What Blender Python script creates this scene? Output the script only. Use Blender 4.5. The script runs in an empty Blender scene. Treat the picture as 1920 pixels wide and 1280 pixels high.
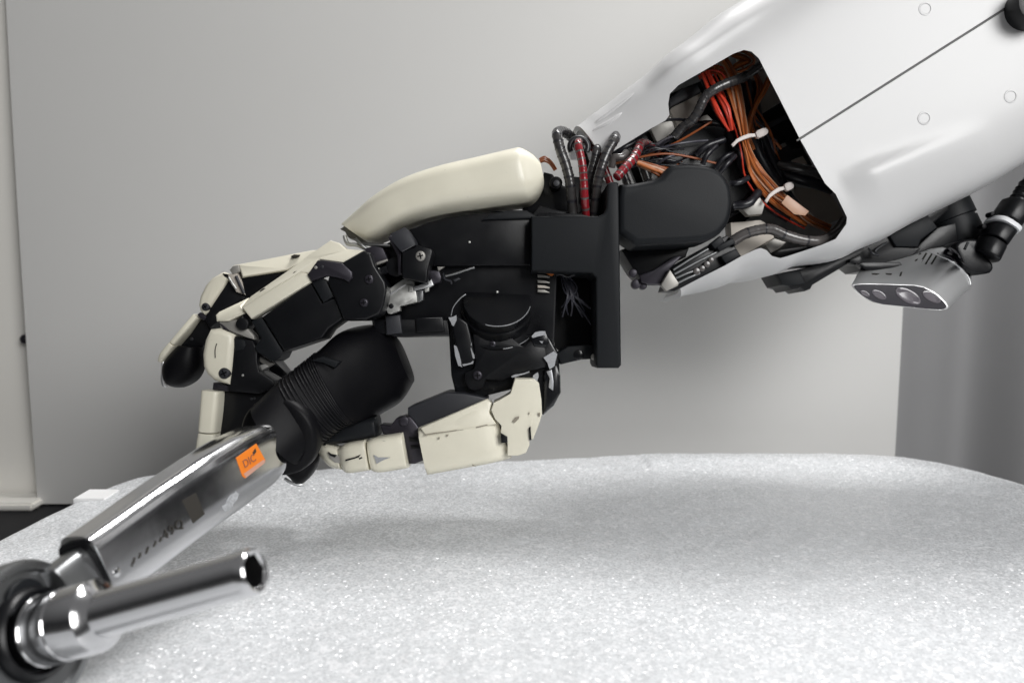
import bpy, bmesh, math, random
from mathutils import Vector, Matrix, noise
from mathutils.bvhtree import BVHTree
random.seed(7)
S = bpy.context.scene
COL = S.collection
# ------------------------------------------------------------------ camera
PITCH = math.radians(7.0); CZ = 0.16; FPX = 1493.0
cd = bpy.data.cameras.new('camera'); cam = bpy.data.objects.new('camera', cd); COL.objects.link(cam)
cam.location = (0, 0, CZ); cam.rotation_euler = (math.pi/2 - PITCH, 0, 0)
cd.sensor_width = 36; cd.lens = 36*FPX/1920; cd.clip_start = .01; cd.clip_end = 20
cd.dof.use_dof = True; cd.dof.focus_distance = .44; cd.dof.aperture_fstop = 8
S.camera = cam
S.view_settings.view_transform = 'Standard'; S.view_settings.look = 'None'
S.view_settings.exposure = 0.0
S.cycles.max_bounces = 8
# ------------------------------------------------------------------ light
W = bpy.data.worlds.new('World'); S.world = W; W.use_nodes = True
wn = W.node_tree.nodes; wl = W.node_tree.links
bg = wn['Background']
wtc = wn.new('ShaderNodeTexCoord'); wsep = wn.new('ShaderNodeSeparateXYZ'); wr = wn.new('ShaderNodeValToRGB')
wl.new(wtc.outputs['Generated'], wsep.inputs[0])
wm = wn.new('ShaderNodeMath'); wm.operation = 'MULTIPLY_ADD'; wm.inputs[1].default_value = .5; wm.inputs[2].default_value = .5
wl.new(wsep.outputs['Z'], wm.inputs[0]); wl.new(wm.outputs[0], wr.inputs[0]); wl.new(wr.outputs[0], bg.inputs[0])
wr.color_ramp.elements[0].position = .38; wr.color_ramp.elements[0].color = (.50, .495, .48, 1)
e_ = wr.color_ramp.elements.new(.46); e_.color = (.20, .20, .20, 1)
e_ = wr.color_ramp.elements.new(.56); e_.color = (.10, .102, .108, 1)
wr.color_ramp.elements[3].position = .80; wr.color_ramp.elements[3].color = (.90, .90, .91, 1)
bg.inputs[1].default_value = .22
def area(name, loc, target, sx, sy, power, col=(1, 1, 1)):
    l = bpy.data.lights.new(name, 'AREA'); l.shape = 'RECTANGLE'; l.size = sx; l.size_y = sy
    l.energy = power; l.color = col
    o = bpy.data.objects.new(name, l); COL.objects.link(o); o.location = loc
    o.rotation_euler = (Vector(target) - Vector(loc)).to_track_quat('-Z', 'Y').to_euler()
    return o
area('ceiling_lamp', (.30, .72, 1.15), (.14, .46, 0), .62, .15, 12.5, (1, .99, .98))
rl = area('room_lamp', (.88, -.72, .86), (.30, .62, .20), .9, .8, 9.0, (1, .995, .985)); rl.data.spread = math.radians(105)

# ------------------------------------------------------------------ materials
def mat(name, col, rough=.5, metal=0., coat=0., spec=.5, bump=0., bscale=400., var=0., vscale=60., trans=0., wear=0., rvar=0.):
    m = bpy.data.materials.new(name); m.use_nodes = True
    N = m.node_tree.nodes; L = m.node_tree.links; b = N['Principled BSDF']
    b.inputs['Base Color'].default_value = (*col, 1); b.inputs['Roughness'].default_value = rough
    b.inputs['Metallic'].default_value = metal; b.inputs['Coat Weight'].default_value = coat
    b.inputs['Coat Roughness'].default_value = .12; b.inputs['Specular IOR Level'].default_value = spec
    b.inputs['Transmission Weight'].default_value = trans
    tc = N.new('ShaderNodeTexCoord')
    if bump:
        n = N.new('ShaderNodeTexNoise'); n.inputs['Scale'].default_value = bscale; n.inputs['Detail'].default_value = 4
        L.new(tc.outputs['Object'], n.inputs['Vector'])
        bp = N.new('ShaderNodeBump'); bp.inputs['Strength'].default_value = bump; bp.inputs['Distance'].default_value = .0006
        L.new(n.outputs[0], bp.inputs['Height']); L.new(bp.outputs[0], b.inputs['Normal'])
    if var or rvar:
        n = N.new('ShaderNodeTexNoise'); n.inputs['Scale'].default_value = vscale; n.inputs['Detail'].default_value = 5
        L.new(tc.outputs['Object'], n.inputs['Vector'])
        if var:
            mx = N.new('ShaderNodeMix'); mx.data_type = 'RGBA'
            mx.inputs[6].default_value = (*[c*(1-var) for c in col], 1)
            mx.inputs[7].default_value = (*[min(1, c*(1+var)) for c in col], 1)
            L.new(n.outputs[0], mx.inputs[0]); L.new(mx.outputs[2], b.inputs['Base Color'])
        if rvar:
            mr = N.new('ShaderNodeMapRange'); mr.inputs[1].default_value = .3; mr.inputs[2].default_value = .7
            mr.inputs[3].default_value = max(.02, rough-rvar); mr.inputs[4].default_value = rough+rvar
            L.new(n.outputs[0], mr.inputs[0]); L.new(mr.outputs[0], b.inputs['Roughness'])
    if wear:
        n3 = N.new('ShaderNodeTexNoise'); n3.inputs['Scale'].default_value = 210; n3.inputs['Detail'].default_value = 6; n3.inputs['Roughness'].default_value = .7
        mp = N.new('ShaderNodeMapping'); mp.inputs['Scale'].default_value = (1, 1, 2.6); mp.inputs['Rotation'].default_value = (.3, .8, .2)
        L.new(tc.outputs['Object'], mp.inputs[0]); L.new(mp.outputs[0], n3.inputs['Vector'])
        r3 = N.new('ShaderNodeMapRange'); r3.inputs[1].default_value = .66; r3.inputs[2].default_value = .74; r3.inputs[4].default_value = wear
        L.new(n3.outputs[0], r3.inputs[0])
        m3 = N.new('ShaderNodeMix'); m3.data_type = 'RGBA'; m3.inputs[7].default_value = (.22, .21, .19, 1)
        src = b.inputs['Base Color'].links[0].from_socket
        L.new(r3.outputs[0], m3.inputs[0]); L.new(src, m3.inputs[6]); L.new(m3.outputs[2], b.inputs['Base Color'])
    return m
M = dict(
 shell=mat('white_shell_plastic', (.57, .57, .572), .40, coat=.08, bump=.03, bscale=900),
 cream=mat('cream_painted_plastic', (.70, .67, .555), .42, wear=.5, coat=.1, bump=.06, bscale=1200, var=.05, vscale=90, rvar=.08),
 black=mat('black_plastic', (.005, .0053, .0065), .33, bump=.08, bscale=1500, rvar=.08, spec=.28),
 grip=mat('black_rubber', (.003, .003, .004), .45, bump=.1, bscale=1800, spec=.14),
 anod=mat('charcoal_printed_plastic', (.0080, .0092, .011), .5, bump=.1, bscale=1600, spec=.2),
 plum=mat('dark_anodised_metal', (.035, .032, .041), .36, metal=.5, rvar=.08),
 gloss=mat('black_glossy_paint', (.006, .0065, .008), .2, coat=.15, spec=.35, rvar=.05),
 slate=mat('grey_block_plastic', (.020, .021, .026), .5, bump=.06, bscale=1200),
 steel=mat('worn_bare_metal', (.50, .50, .48), .4, metal=.75, rvar=.12, var=.12, vscale=300),
 greymetal=mat('grey_cast_metal', (.30, .29, .27), .45, metal=.4, rvar=.1, var=.12),
 seamgrey=mat('grey_seam_shade', (.15, .15, .148), .7),
 scuff=mat('scuff_mark', (.24, .215, .17), .6),
 chip=mat('bare_metal_chip_and_highlight', (.42, .43, .45), .4, metal=.5, var=.35, vscale=1500),
 chrome=mat('polished_chrome', (.62, .62, .63), .15, metal=1, rvar=.05, bump=.02, bscale=300),
 satin=mat('satin_steel', (.24, .245, .25), .34, metal=.9, rvar=.08),
 alu=mat('silver_aluminium', (.60, .605, .61), .42, metal=.75, bump=.05, bscale=2500),
 taupe=mat('taupe_inner_plastic', (.48, .44, .39), .6, var=.1),
 orange=mat('orange_sticker', (.72, .19, .015), .4, var=.08, vscale=300),
 printbrown=mat('brown_sticker_print', (.22, .085, .06), .5),
 pinkprint=mat('pale_sticker_print', (.50, .27, .20), .5),
 etch=mat('etched_mark', (.035, .032, .028), .6, spec=.2),
 film=mat('scuffed_clear_film', (.45, .46, .48), .3, metal=.3, var=.6, vscale=900, bump=1, bscale=900),
 wire_o=mat('orange_wire', (.42, .12, .025), .45), wire_b=mat('brown_wire', (.26, .07, .02), .45),
 wire_r=mat('red_wire', (.55, .045, .02), .4), wire_k=mat('black_cable', (.012, .012, .016), .35),
 wire_g=mat('grey_wire', (.05, .05, .065), .4),
 wire_p=mat('pale_wire', (.50, .30, .20), .4),
 sleeve=mat('smoked_sleeve', (.04, .038, .038), .25, coat=.3, var=.3, vscale=200),
 redsleeve=mat('red_sleeve', (.20, .009, .015), .25, coat=.3, var=.5, vscale=200),
 clear=mat('grey_clear_sleeve', (.085, .078, .076), .25, coat=.3, var=.3, vscale=160),
 nylon=mat('natural_nylon', (.62, .56, .53), .45),
 glass=mat('dark_front_glass', (.035, .033, .04), .15, coat=.3),
 lens=mat('lens_glass', (.13, .12, .135), .15, coat=.3),
 whiteplug=mat('white_ring_plastic', (.72, .73, .75), .4),
 board=mat('light_grey_board', (.65, .645, .63), .55, spec=.35, var=.03, vscale=4),
 wall=mat('cream_wall_paint', (.86, .84, .79), .7, var=.02, vscale=5),
 table=mat('black_table_top', (.012, .012, .014), .6, bump=.05, spec=.2),
 curtain=mat('grey_curtain_fabric', (.25, .25, .255), .75, bump=.15, bscale=800, var=.04, vscale=20),
 scrap=mat('white_foam_scrap', (.85, .85, .85), .6),
)
def foam_mat():
    m = bpy.data.materials.new('white_foam'); m.use_nodes = True
    N = m.node_tree.nodes; L = m.node_tree.links; b = N['Principled BSDF']
    tc = N.new('ShaderNodeTexCoord')
    v = N.new('ShaderNodeTexVoronoi'); v.inputs['Scale'].default_value = 430; v.feature = 'F1'
    n1 = N.new('ShaderNodeTexNoise'); n1.inputs['Scale'].default_value = 160; n1.inputs['Detail'].default_value = 5
    n2 = N.new('ShaderNodeTexNoise'); n2.inputs['Scale'].default_value = 22; n2.inputs['Detail'].default_value = 3
    for x in (v, n1, n2): L.new(tc.outputs['Object'], x.inputs['Vector'])
    ad = N.new('ShaderNodeMath'); ad.operation = 'MULTIPLY_ADD'; ad.inputs[1].default_value = .8
    L.new(v.outputs['Distance'], ad.inputs[0]); L.new(n1.outputs[0], ad.inputs[2])
    bp = N.new('ShaderNodeBump'); bp.inputs['Strength'].default_value = .08; bp.inputs['Distance'].default_value = .0009
    L.new(ad.outputs[0], bp.inputs['Height'])
    v3 = N.new('ShaderNodeTexVoronoi'); v3.inputs['Scale'].default_value = 950; L.new(tc.outputs['Object'], v3.inputs['Vector'])
    sb = N.new('ShaderNodeVectorMath'); sb.operation = 'SUBTRACT'; sb.inputs[1].default_value = (.5, .5, .5)
    sl_ = N.new('ShaderNodeVectorMath'); sl_.operation = 'SCALE'; sl_.inputs[3].default_value = 1.1
    ad3 = N.new('ShaderNodeVectorMath'); ad3.operation = 'ADD'; nm = N.new('ShaderNodeVectorMath'); nm.operation = 'NORMALIZE'
    L.new(v3.outputs['Color'], sb.inputs[0]); L.new(sb.outputs[0], sl_.inputs[0]); L.new(sl_.outputs[0], ad3.inputs[0]); L.new(bp.outputs[0], ad3.inputs[1])
    L.new(ad3.outputs[0], nm.inputs[0]); L.new(bp.outputs[0], b.inputs['Normal'])
    b.inputs['Coat Weight'].default_value = .9; b.inputs['Coat Roughness'].default_value = .24; L.new(nm.outputs[0], b.inputs['Coat Normal'])
    mx = N.new('ShaderNodeMix'); mx.data_type = 'RGBA'
    mx.inputs[6].default_value = (.66, .68, .70, 1); mx.inputs[7].default_value = (.79, .80, .82, 1)
    sc0 = N.new('ShaderNodeSeparateColor'); L.new(v.outputs['Color'], sc0.inputs[0])
    mr0 = N.new('ShaderNodeMapRange'); mr0.inputs[1].default_value = .62; mr0.inputs[2].default_value = 1.0; L.new(sc0.outputs[0], mr0.inputs[0])
    ad2 = N.new('ShaderNodeMath'); ad2.operation = 'MULTIPLY_ADD'; ad2.inputs[1].default_value = .3; ad2.use_clamp = True
    L.new(n1.outputs[0], ad2.inputs[0]); L.new(mr0.outputs[0], ad2.inputs[2])
    L.new(ad2.outputs[0], mx.inputs[0]); L.new(mx.outputs[2], b.inputs['Base Color'])
    # cell films: a few cells are much glossier than the rest
    gt = N.new('ShaderNodeMapRange'); gt.inputs[1].default_value = .55; gt.inputs[2].default_value = .95
    gt.inputs[3].default_value = .6; gt.inputs[4].default_value = .3
    sc = N.new('ShaderNodeSeparateColor'); L.new(v.outputs['Color'], sc.inputs[0])
    L.new(sc.outputs[1], gt.inputs[0]); L.new(gt.outputs[0], b.inputs['Roughness'])
    b.inputs['Specular IOR Level'].default_value = .6
    return m
M['foam'] = foam_mat()

# ------------------------------------------------------------------ helpers
R_ = Vector((1, 0, 0)); F_ = Vector((0, math.cos(PITCH), -math.sin(PITCH))); U_ = Vector((0, math.sin(PITCH), math.cos(PITCH)))
C_ = Vector((0, 0, CZ))
def P(x, y, d): return C_ + d*(F_ + (x-960)/FPX*R_ + (640-y)/FPX*U_)
ZO = dict(A=(280, 420, 3.688), B=(360, 700, 3.688), C=(620, 270, 3.4286), D=(700, 480, 3.84), E=(560, 580, 3.5556),
          F=(1000, 220, 4.571), G=(1180, 80, 4.3636), H=(1140, 300, 3.84), I=(1420, 340, 3.84), J=(1060, 0, 2.2326),
          K=(0, 940, 3.5556), L=(120, 760, 3.688), N=(370, 560, 7.111), Q=(1780, 300, 5.82), T=(700, 420, 7.385), V=(1000, 480, 9.6))
def Z(k, *pts):
    ox, oy, s = ZO[k]
    return [(ox+p[0]/s, oy+p[1]/s) + tuple(p[2:]) for p in pts]
def thing(name, label, cat, loc, group=None):
    o = bpy.data.objects.new(name, None); COL.objects.link(o); o.location = loc; o.empty_display_size = .02
    o['label'] = label; o['category'] = cat
    if group: o['group'] = group
    bpy.context.view_layer.update()
    return o
def wloc(o):
    v = o.location.copy()
    while o.parent: o = o.parent; v = v + o.location
    return v
def link(name, bm, m, parent=None, smooth=True, ang=35, label=None):
    bmesh.ops.recalc_face_normals(bm, faces=bm.faces[:])
    vs = [v.co for v in bm.verts]
    c = sum(vs, Vector())/len(vs)
    bmesh.ops.translate(bm, verts=bm.verts[:], vec=-c)
    me = bpy.data.meshes.new(name); bm.to_mesh(me); bm.free()
    if smooth:
        for p in me.polygons: p.use_smooth = True
        me.set_sharp_from_angle(angle=math.radians(ang))
    o = bpy.data.objects.new(name, me); COL.objects.link(o)
    if m: me.materials.append(M[m] if isinstance(m, str) else m)
    o.location = c
    if parent: o.parent = parent; o.location = c - wloc(parent)
    if label: o['label'] = label
    return o
def chaikin(pts, k=1):
    for _ in range(k):
        q = []
        for i in range(len(pts)):
            a, b = pts[i], pts[(i+1) % len(pts)]
            q.append(tuple(a[j]*.78+b[j]*.22 for j in range(len(a)))); q.append(tuple(a[j]*.22+b[j]*.78 for j in range(len(a))))
        pts = q
    return pts
def plate(name, pts, d, thick, m, parent, bev=.0005, sm=0, tilt=None, label=None, back=1.0, seg=2, ang=35):
    """solid plate: traced outline at depth d, extruded away from the lens side"""
    if sm: pts = chaikin(pts, sm)
    cx = sum(p[0] for p in pts)/len(pts); cy = sum(p[1] for p in pts)/len(pts)
    def dep(p):
        if len(p) > 2: return p[2]
        return d + (tilt[0]*(p[0]-cx)/100 + tilt[1]*(p[1]-cy)/100 if tilt else 0)
    bm = bmesh.new()
    fr = [P(p[0], p[1], dep(p)) for p in pts]
    cc = sum(fr, Vector())/len(fr)
    bk = [cc + (v-cc)*back + F_*thick for v in fr]
    vf = [bm.verts.new(v) for v in fr]; vb = [bm.verts.new(v) for v in bk]
    f1 = bm.faces.new(vf); bm.faces.new(list(reversed(vb)))
    n = len(pts)
    for i in range(n): bm.faces.new((vf[i], vb[i], vb[(i+1) % n], vf[(i+1) % n]))
    bmesh.ops.recalc_face_normals(bm, faces=bm.faces[:])
    if bev:
        es = set(f1.edges)
        try: bmesh.ops.bevel(bm, geom=list(es), offset=bev, segments=seg, affect='EDGES', clamp_overlap=True, profile=.5)
        except Exception: pass
    return link(name, bm, m, parent, label=label, ang=ang)
def cat(P4, t):
    a, b, c, d = P4
    return tuple(.5*((2*b[i]) + (-a[i]+c[i])*t + (2*a[i]-5*b[i]+4*c[i]-d[i])*t*t + (-a[i]+3*b[i]-3*c[i]+d[i])*t**3) for i in range(len(a)))
def spline(pts, sub):
    out = []
    n = len(pts)
    for i in range(n-1):
        q = (pts[max(0, i-1)], pts[i], pts[i+1], pts[min(n-1, i+2)])
        for k in range(sub): out.append(cat(q, k/sub))
    out.append(tuple(pts[-1])); return out
def spow(c, e): return math.copysign(abs(c)**e, c)
def rings_to_mesh(name, rings, m, parent, caps=True, capbev=0., ang=40, label=None, closed=False):
    bm = bmesh.new(); R = []
    for r in rings: R.append([bm.verts.new(v) for v in r])
    n = len(R[0])
    for i in range(len(R)-1):
        for j in range(n): bm.faces.new((R[i][j], R[i][(j+1) % n], R[i+1][(j+1) % n], R[i+1][j]))
    if closed:
        for j in range(n): bm.faces.new((R[-1][j], R[-1][(j+1) % n], R[0][(j+1) % n], R[0][j]))
    elif caps:
        f1 = bm.faces.new(R[0]); f2 = bm.faces.new(list(reversed(R[-1])))
        if capbev:
            es = list(f1.edges)+list(f2.edges)
            try: bmesh.ops.bevel(bm, geom=es, offset=capbev, segments=2, affect='EDGES', clamp_overlap=True, profile=.5)
            except Exception: pass
    return link(name, bm, m, parent, ang=ang, label=label)
def beam_rings(st, n=4., seg=28, sub=4, lin=False):
    st = [tuple(s)+(0,)*(7-len(s)) for s in st]
    sp = st if lin else spline(st, sub)
    rings = []
    for (xt, yt, xb, yb, d, hd, dd) in sp:
        T = P(xt, yt, d+dd); B = P(xb, yb, d-dd); c = (T+B)/2; A = (T-B)/2
        rings.append([c + A*spow(math.cos(t), 2/n) + F_*hd*spow(math.sin(t), 2/n) for t in [2*math.pi*(k+.5)/seg for k in range(seg)]])
    return rings
def beam(name, st, m, parent, n=4., seg=28, sub=4, lin=False, capbev=.0008, ang=40, label=None):
    return rings_to_mesh(name, beam_rings(st, n, seg, sub, lin), m, parent, capbev=capbev, ang=ang, label=label)
def tube_world(name, pts, r, m, parent, n=8, ribs=0, ribh=.12, label=None, rad=None, band=None):
    bm = bmesh.new(); R = []; up = None
    L = len(pts)
    for i, p in enumerate(pts):
        t = (pts[min(L-1, i+1)]-pts[max(0, i-1)]).normalized()
        if up is None: up = t.orthogonal().normalized()
        up = (up - t*up.dot(t)).normalized(); s = t.cross(up)
        rr = r*(rad(i/(L-1)) if rad else 1)
        if ribs: rr *= 1+(ribh if (i % ribs) == 0 else -ribh*.4 if (i % ribs) in (1, ribs-1) else 0)
        R.append([bm.verts.new(p+(up*math.cos(a)+s*math.sin(a))*rr) for a in [2*math.pi*k/n for k in range(n)]])
    for i in range(L-1):
        for j in range(n): bm.faces.new((R[i][j], R[i][(j+1) % n], R[i+1][(j+1) % n], R[i+1][j]))
    bm.faces.new(R[0]); bm.faces.new(list(reversed(R[-1])))
    if band:
        bm.faces.ensure_lookup_table()
        for i in range(L-1):
            if i % band[0] == 0:
                for j in range(n): bm.faces[i*n+j].material_index = 1
    o = link(name, bm, m, parent, ang=60, label=label)
    if band: o.data.materials.append(M[band[1]])
    return o
def tube(name, pts, r, m, parent, sub=5, **k):
    return tube_world(name, [P(*q) for q in spline(pts, sub)], r, m, parent, **k)
def lathe(name, A, axis, prof, m, parent, n=40, ang=30, label=None, caps=True):
    """prof: (t along axis, radius[, hex factor])"""
    ax = axis.normalized(); u = ax.orthogonal().normalized(); v = ax.cross(u)
    rings = []
    for q in prof:
        hx = q[2] if len(q) > 2 else 0
        ring = []
        for k in range(n):
            a = 2*math.pi*k/n; rr = q[1]
            if hx:
                b = (a % (math.pi/3)) - math.pi/6
                rr = rr*((1-hx) + hx*math.cos(math.pi/6)/math.cos(b))
            ring.append(A+ax*q[0]+(u*math.cos(a)+v*math.sin(a))*rr)
        rings.append(ring)
    return rings_to_mesh(name, rings, m, parent, ang=ang, label=label, caps=caps)
def bevprof(r, h, b=.0006, t0=0.):
    return [(t0, r*.02), (t0, r-b), (t0+b*.3, r-b*.3), (t0+b, r), (t0+h-b, r), (t0+h-b*.3, r-b*.3), (t0+h, r-b), (t0+h, r*.02)]
def disc(name, x, y, d, rpx, h, m, parent, axis=None, **k):
    A = P(x, y, d); ax = axis or F_
    return lathe(name, A, ax, bevprof(rpx*d/FPX, h, min(.0006, rpx*d/FPX*.3)), m, parent, n=28, **k)
def screw(x, y, d, rpx, parent, m='plum'):
    r = rpx*d/FPX
    s = lathe('screw', P(x, y, d), F_, [(-.0004, r*.02), (-.0004, r*.5), (-.0001, r*.85), (.0004, r), (.004, r)], m, parent, n=20)
    bm = bmesh.new(); A = P(x, y, d) - F_*.00042; a0 = random.random()*1.5
    for a in (a0, a0+math.pi/2):
        u = R_*math.cos(a)+U_*math.sin(a); v = U_*math.cos(a)-R_*math.sin(a)
        q = [A+u*r*.6+v*r*.13, A-u*r*.6+v*r*.13, A-u*r*.6-v*r*.13, A+u*r*.6-v*r*.13]
        z = (-.00004 if a == a0 else -.00007)
        f = [bm.verts.new(w+F_*z) for w in q]; g = [bm.verts.new(w+F_*.0002) for w in q]
        bm.faces.new(f)
        for i in range(4): bm.faces.new((f[i], g[i], g[(i+1) % 4], f[(i+1) % 4]))
    # joined into the screw itself
    me = bpy.data.meshes.new('x'); bmesh.ops.translate(bm, verts=bm.verts[:], vec=-wloc(s)); bm.to_mesh(me); bm.free()
    b2 = bmesh.new(); b2.from_mesh(s.data); k = len(b2.faces); b2.from_mesh(me)
    b2.faces.ensure_lookup_table()
    for f in b2.faces[k:]: f.material_index = 1
    b2.to_mesh(s.data); b2.free(); s.data.materials.append(M['grip'])
    return s
def cut(o, pts, d0, d1, sm=0):
    if sm: pts = chaikin(pts, sm)
    bm = bmesh.new()
    a = [bm.verts.new(P(p[0], p[1], d0)) for p in pts]
    c = [bm.verts.new(P(p[0], p[1], p[2] if len(p) > 2 else d1)) for p in pts]
    n = len(pts); bm.faces.new(a); bm.faces.new(list(reversed(c)))
    for i in range(n): bm.faces.new((a[i], c[i], c[(i+1) % n], a[(i+1) % n]))
    bmesh.ops.recalc_face_normals(bm, faces=bm.faces[:])
    me = bpy.data.meshes.new('cutter'); bm.to_mesh(me); bm.free()
    k = bpy.data.objects.new('cutter', me); COL.objects.link(k)
    md = o.modifiers.new('cut', 'BOOLEAN'); md.operation = 'DIFFERENCE'; md.object = k; md.solver = 'EXACT'
    bake(o); bpy.data.objects.remove(k)
def bake(o, ang=35):
    bpy.context.view_layer.update()
    dg = bpy.context.evaluated_depsgraph_get()
    me = bpy.data.meshes.new_from_object(o.evaluated_get(dg)); o.modifiers.clear(); o.data = me
    for p in me.polygons: p.use_smooth = True
    me.set_sharp_from_angle(angle=math.radians(ang))
def bvh(o):
    w = wloc(o); me = o.data
    return BVHTree.FromPolygons([w+v.co for v in me.vertices], [tuple(p.vertices) for p in me.polygons])
def hit(tree, x, y):
    d = (P(x, y, 1)-C_).normalized(); loc, nor, i, dist = tree.ray_cast(C_, d)
    if loc is None: return None, None
    return loc, (nor if nor.dot(d) < 0 else -nor)
def depth(tree, x, y, default):
    l, n = hit(tree, x, y)
    return (l-C_).dot(F_) if l else default
def decal(name, pts, tree, m, parent, h=.00012, default=.43, sub=3, label=None):
    """thin patch lying on a surface: outline densified, laid on the surface, h proud, with a rim going in"""
    q = []
    for i in range(len(pts)):
        a, b = pts[i], pts[(i+1) % len(pts)]
        for k in range(sub): q.append((a[0]+(b[0]-a[0])*k/sub, a[1]+(b[1]-a[1])*k/sub))
    cx = sum(p[0] for p in q)/len(q); cy = sum(p[1] for p in q)/len(q)
    bm = bmesh.new(); n = len(q)
    def pt(x, y, o):
        l, nn = hit(tree, x, y)
        if l is None: return P(x, y, default)
        return l+nn*o
    c = bm.verts.new(pt(cx, cy, h)); mid = [bm.verts.new(pt((p[0]+cx)/2, (p[1]+cy)/2, h)) for p in q]
    out = [bm.verts.new(pt(p[0], p[1], h)) for p in q]; low = [bm.verts.new(pt(p[0], p[1], -h)) for p in q]
    for i in range(n):
        j = (i+1) % n
        bm.faces.new((c, mid[i], mid[j])); bm.faces.new((mid[i], out[i], out[j], mid[j])); bm.faces.new((out[i], low[i], low[j], out[j]))
    return link(name, bm, m, parent, label=label)
def ragged(x0, y0, x1, y1, w, n=7):
    """irregular elongated blob outline round the line (x0,y0)-(x1,y1), half width w px"""
    dx, dy = x1-x0, y1-y0; L = math.hypot(dx, dy) or 1; nx, ny = -dy/L, dx/L
    a = [(x0+dx*i/n+nx*w*random.uniform(.3, 1.1)*math.sin(math.pi*(i+.6)/(n+1.2))**.5, y0+dy*i/n+ny*w*random.uniform(.3, 1.1)) for i in range(n+1)]
    b = [(x0+dx*i/n-nx*w*random.uniform(.3, 1.1), y0+dy*i/n-ny*w*random.uniform(.3, 1.1)*math.sin(math.pi*(i+.6)/(n+1.2))**.5) for i in range(n, -1, -1)]
    return a+b
def box_world(name, x0, x1, y0, y1, z0, z1, m, parent=None, bev=.001):
    bm = bmesh.new(); bmesh.ops.create_cube(bm, size=1)
    for v in bm.verts: v.co = Vector(((x0+x1)/2+v.co.x*(x1-x0), (y0+y1)/2+v.co.y*(y1-y0), (z0+z1)/2+v.co.z*(z1-z0)))
    bmesh.ops.bevel(bm, geom=bm.edges[:], offset=bev, segments=2, affect='EDGES')
    return link(name, bm, m, parent)
def tagt(o, label, cat): o['label'] = label; o['category'] = cat

# ================================================================== SETTING
TZ = -.068
fl = box_world('ground', -3, 3, -2, 4, -.84, -.80, 'curtain', bev=.002); fl['kind'] = 'structure'
tb = box_world('table', -.55, .9, -.15, .70, TZ-.03, TZ, 'table', bev=.003)
tagt(tb, 'black table top showing as a dark strip at the left beneath the white foam', 'table')
# wall panel at left, standing behind the grey board
wall = box_world('wall', -1.3, -.32, .692, .72, TZ-.6, .9, 'wall', bev=.002); wall['kind'] = 'structure'
trim = box_world('skirting_ledge', -1.3, -.411, .660, .689, TZ+.0005, TZ+.0075, 'wall', wall, bev=.002)
lathe('bolt', Vector((-.422, .6915, .078)), Vector((0, -1, 0)), bevprof(.004, .008), 'plum', wall, n=16)
# back board, leaning upright on the table
bx0, bx1 = -.4155, .333
bm = bmesh.new()
nx, nz = 24, 30
def bpos(u, v, y): return Vector((bx0+(bx1-bx0)*u, y + .006*math.sin(u*3.0)*v + .012*v*v, TZ+.002 + .53*v))
g0 = [[bm.verts.new(bpos(i/nx, j/nz, .675)) for j in range(nz+1)] for i in range(nx+1)]
g1 = [[bm.verts.new(bpos(i/nx, j/nz, .683)) for j in range(nz+1)] for i in range(nx+1)]
for i in range(nx):
    for j in range(nz):
        bm.faces.new((g0[i][j], g0[i+1][j], g0[i+1][j+1], g0[i][j+1])); bm.faces.new((g1[i][j], g1[i][j+1], g1[i+1][j+1], g1[i+1][j]))
for i in range(nx):
    for j in (0, nz): bm.faces.new((g0[i][j], g1[i][j], g1[i+1][j], g0[i+1][j]))
for j in range(nz):
    for i in (0, nx): bm.faces.new((g0[i][j], g0[i][j+1], g1[i][j+1], g1[i][j]))
brd = link('backdrop_board', bm, 'board')
tagt(brd, 'large plain light grey board standing upright behind the robot arm and foam', 'board')
# curtain
bm = bmesh.new(); prev = None
for i in range(181):
    x = .22+.9*i/180
    y = .86+.024*math.sin(x*40+.6)+.007*math.sin(x*73+1.3)
    a = bm.verts.new((x, y, -.75)); b = bm.verts.new((x, y, .9)); c = bm.verts.new((x, y+.002, .9)); d = bm.verts.new((x, y+.002, -.75))
    if prev:
        pa, pb, pc, pd = prev
        bm.faces.new((pa, a, b, pb)); bm.faces.new((pb, b, c, pc)); bm.faces.new((pc, c, d, pd)); bm.faces.new((pd, d, a, pa))
    prev = (a, b, c, d)
cur = link('curtain', bm, 'curtain', ang=80)
tagt(cur, 'dark grey hanging curtain with soft vertical folds at the right edge', 'curtain')
# foam slab
out = [(-.302, .06), (-.303, .30), (-.293, .404), (-.284, .481), (-.276, .525), (-.268, .548), (-.246, .560), (-.205, .568), (-.10, .588), (.02, .606), (.1, .610), (.25, .612), (.315, .600), (.350, .55), (.385, .47), (.43, .33), (.46, .06)]
out = chaikin(out, 3)
cx, cy = .06, .33
bm = bmesh.new()
nr = 150; dens = []
for i in range(len(out)):
    a, b = out[i], out[(i+1) % len(out)]
    k = max(1, int(math.hypot(a[0]-b[0], a[1]-b[1])/.0022))
    for j in range(k): dens.append((a[0]+(b[0]-a[0])*j/k, a[1]+(b[1]-a[1])*j/k))
rings = []
for i in range(nr+1):
    r = (i/nr)**.8; ring = []
    for (x, y) in dens:
        L = math.hypot(x-cx, y-cy); s = r*L; e = L-s; Re = .012
        X = cx+(x-cx)*r; Y = cy+(y-cy)*r
        z = 0
        if e < Re: z = -(Re-math.sqrt(max(0, Re*Re-(Re-e)**2)))
        rim = .004*math.exp(-((e-.035)/.022)**2)
        z += rim*(.4+.6*(X > .1)) + .0035*noise.noise(Vector((X*9, Y*9, 1.7))) + .0005*noise.noise(Vector((X*60, Y*60, 3)))+.0001*noise.noise(Vector((X*220, Y*220, 5)))
        if e < .001: X += .0015*noise.noise(Vector((X*90, Y*90, 9)))
        ring.append(Vector((X, Y, z-.003)))
    rings.append(ring)
last = rings[-1]
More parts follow.
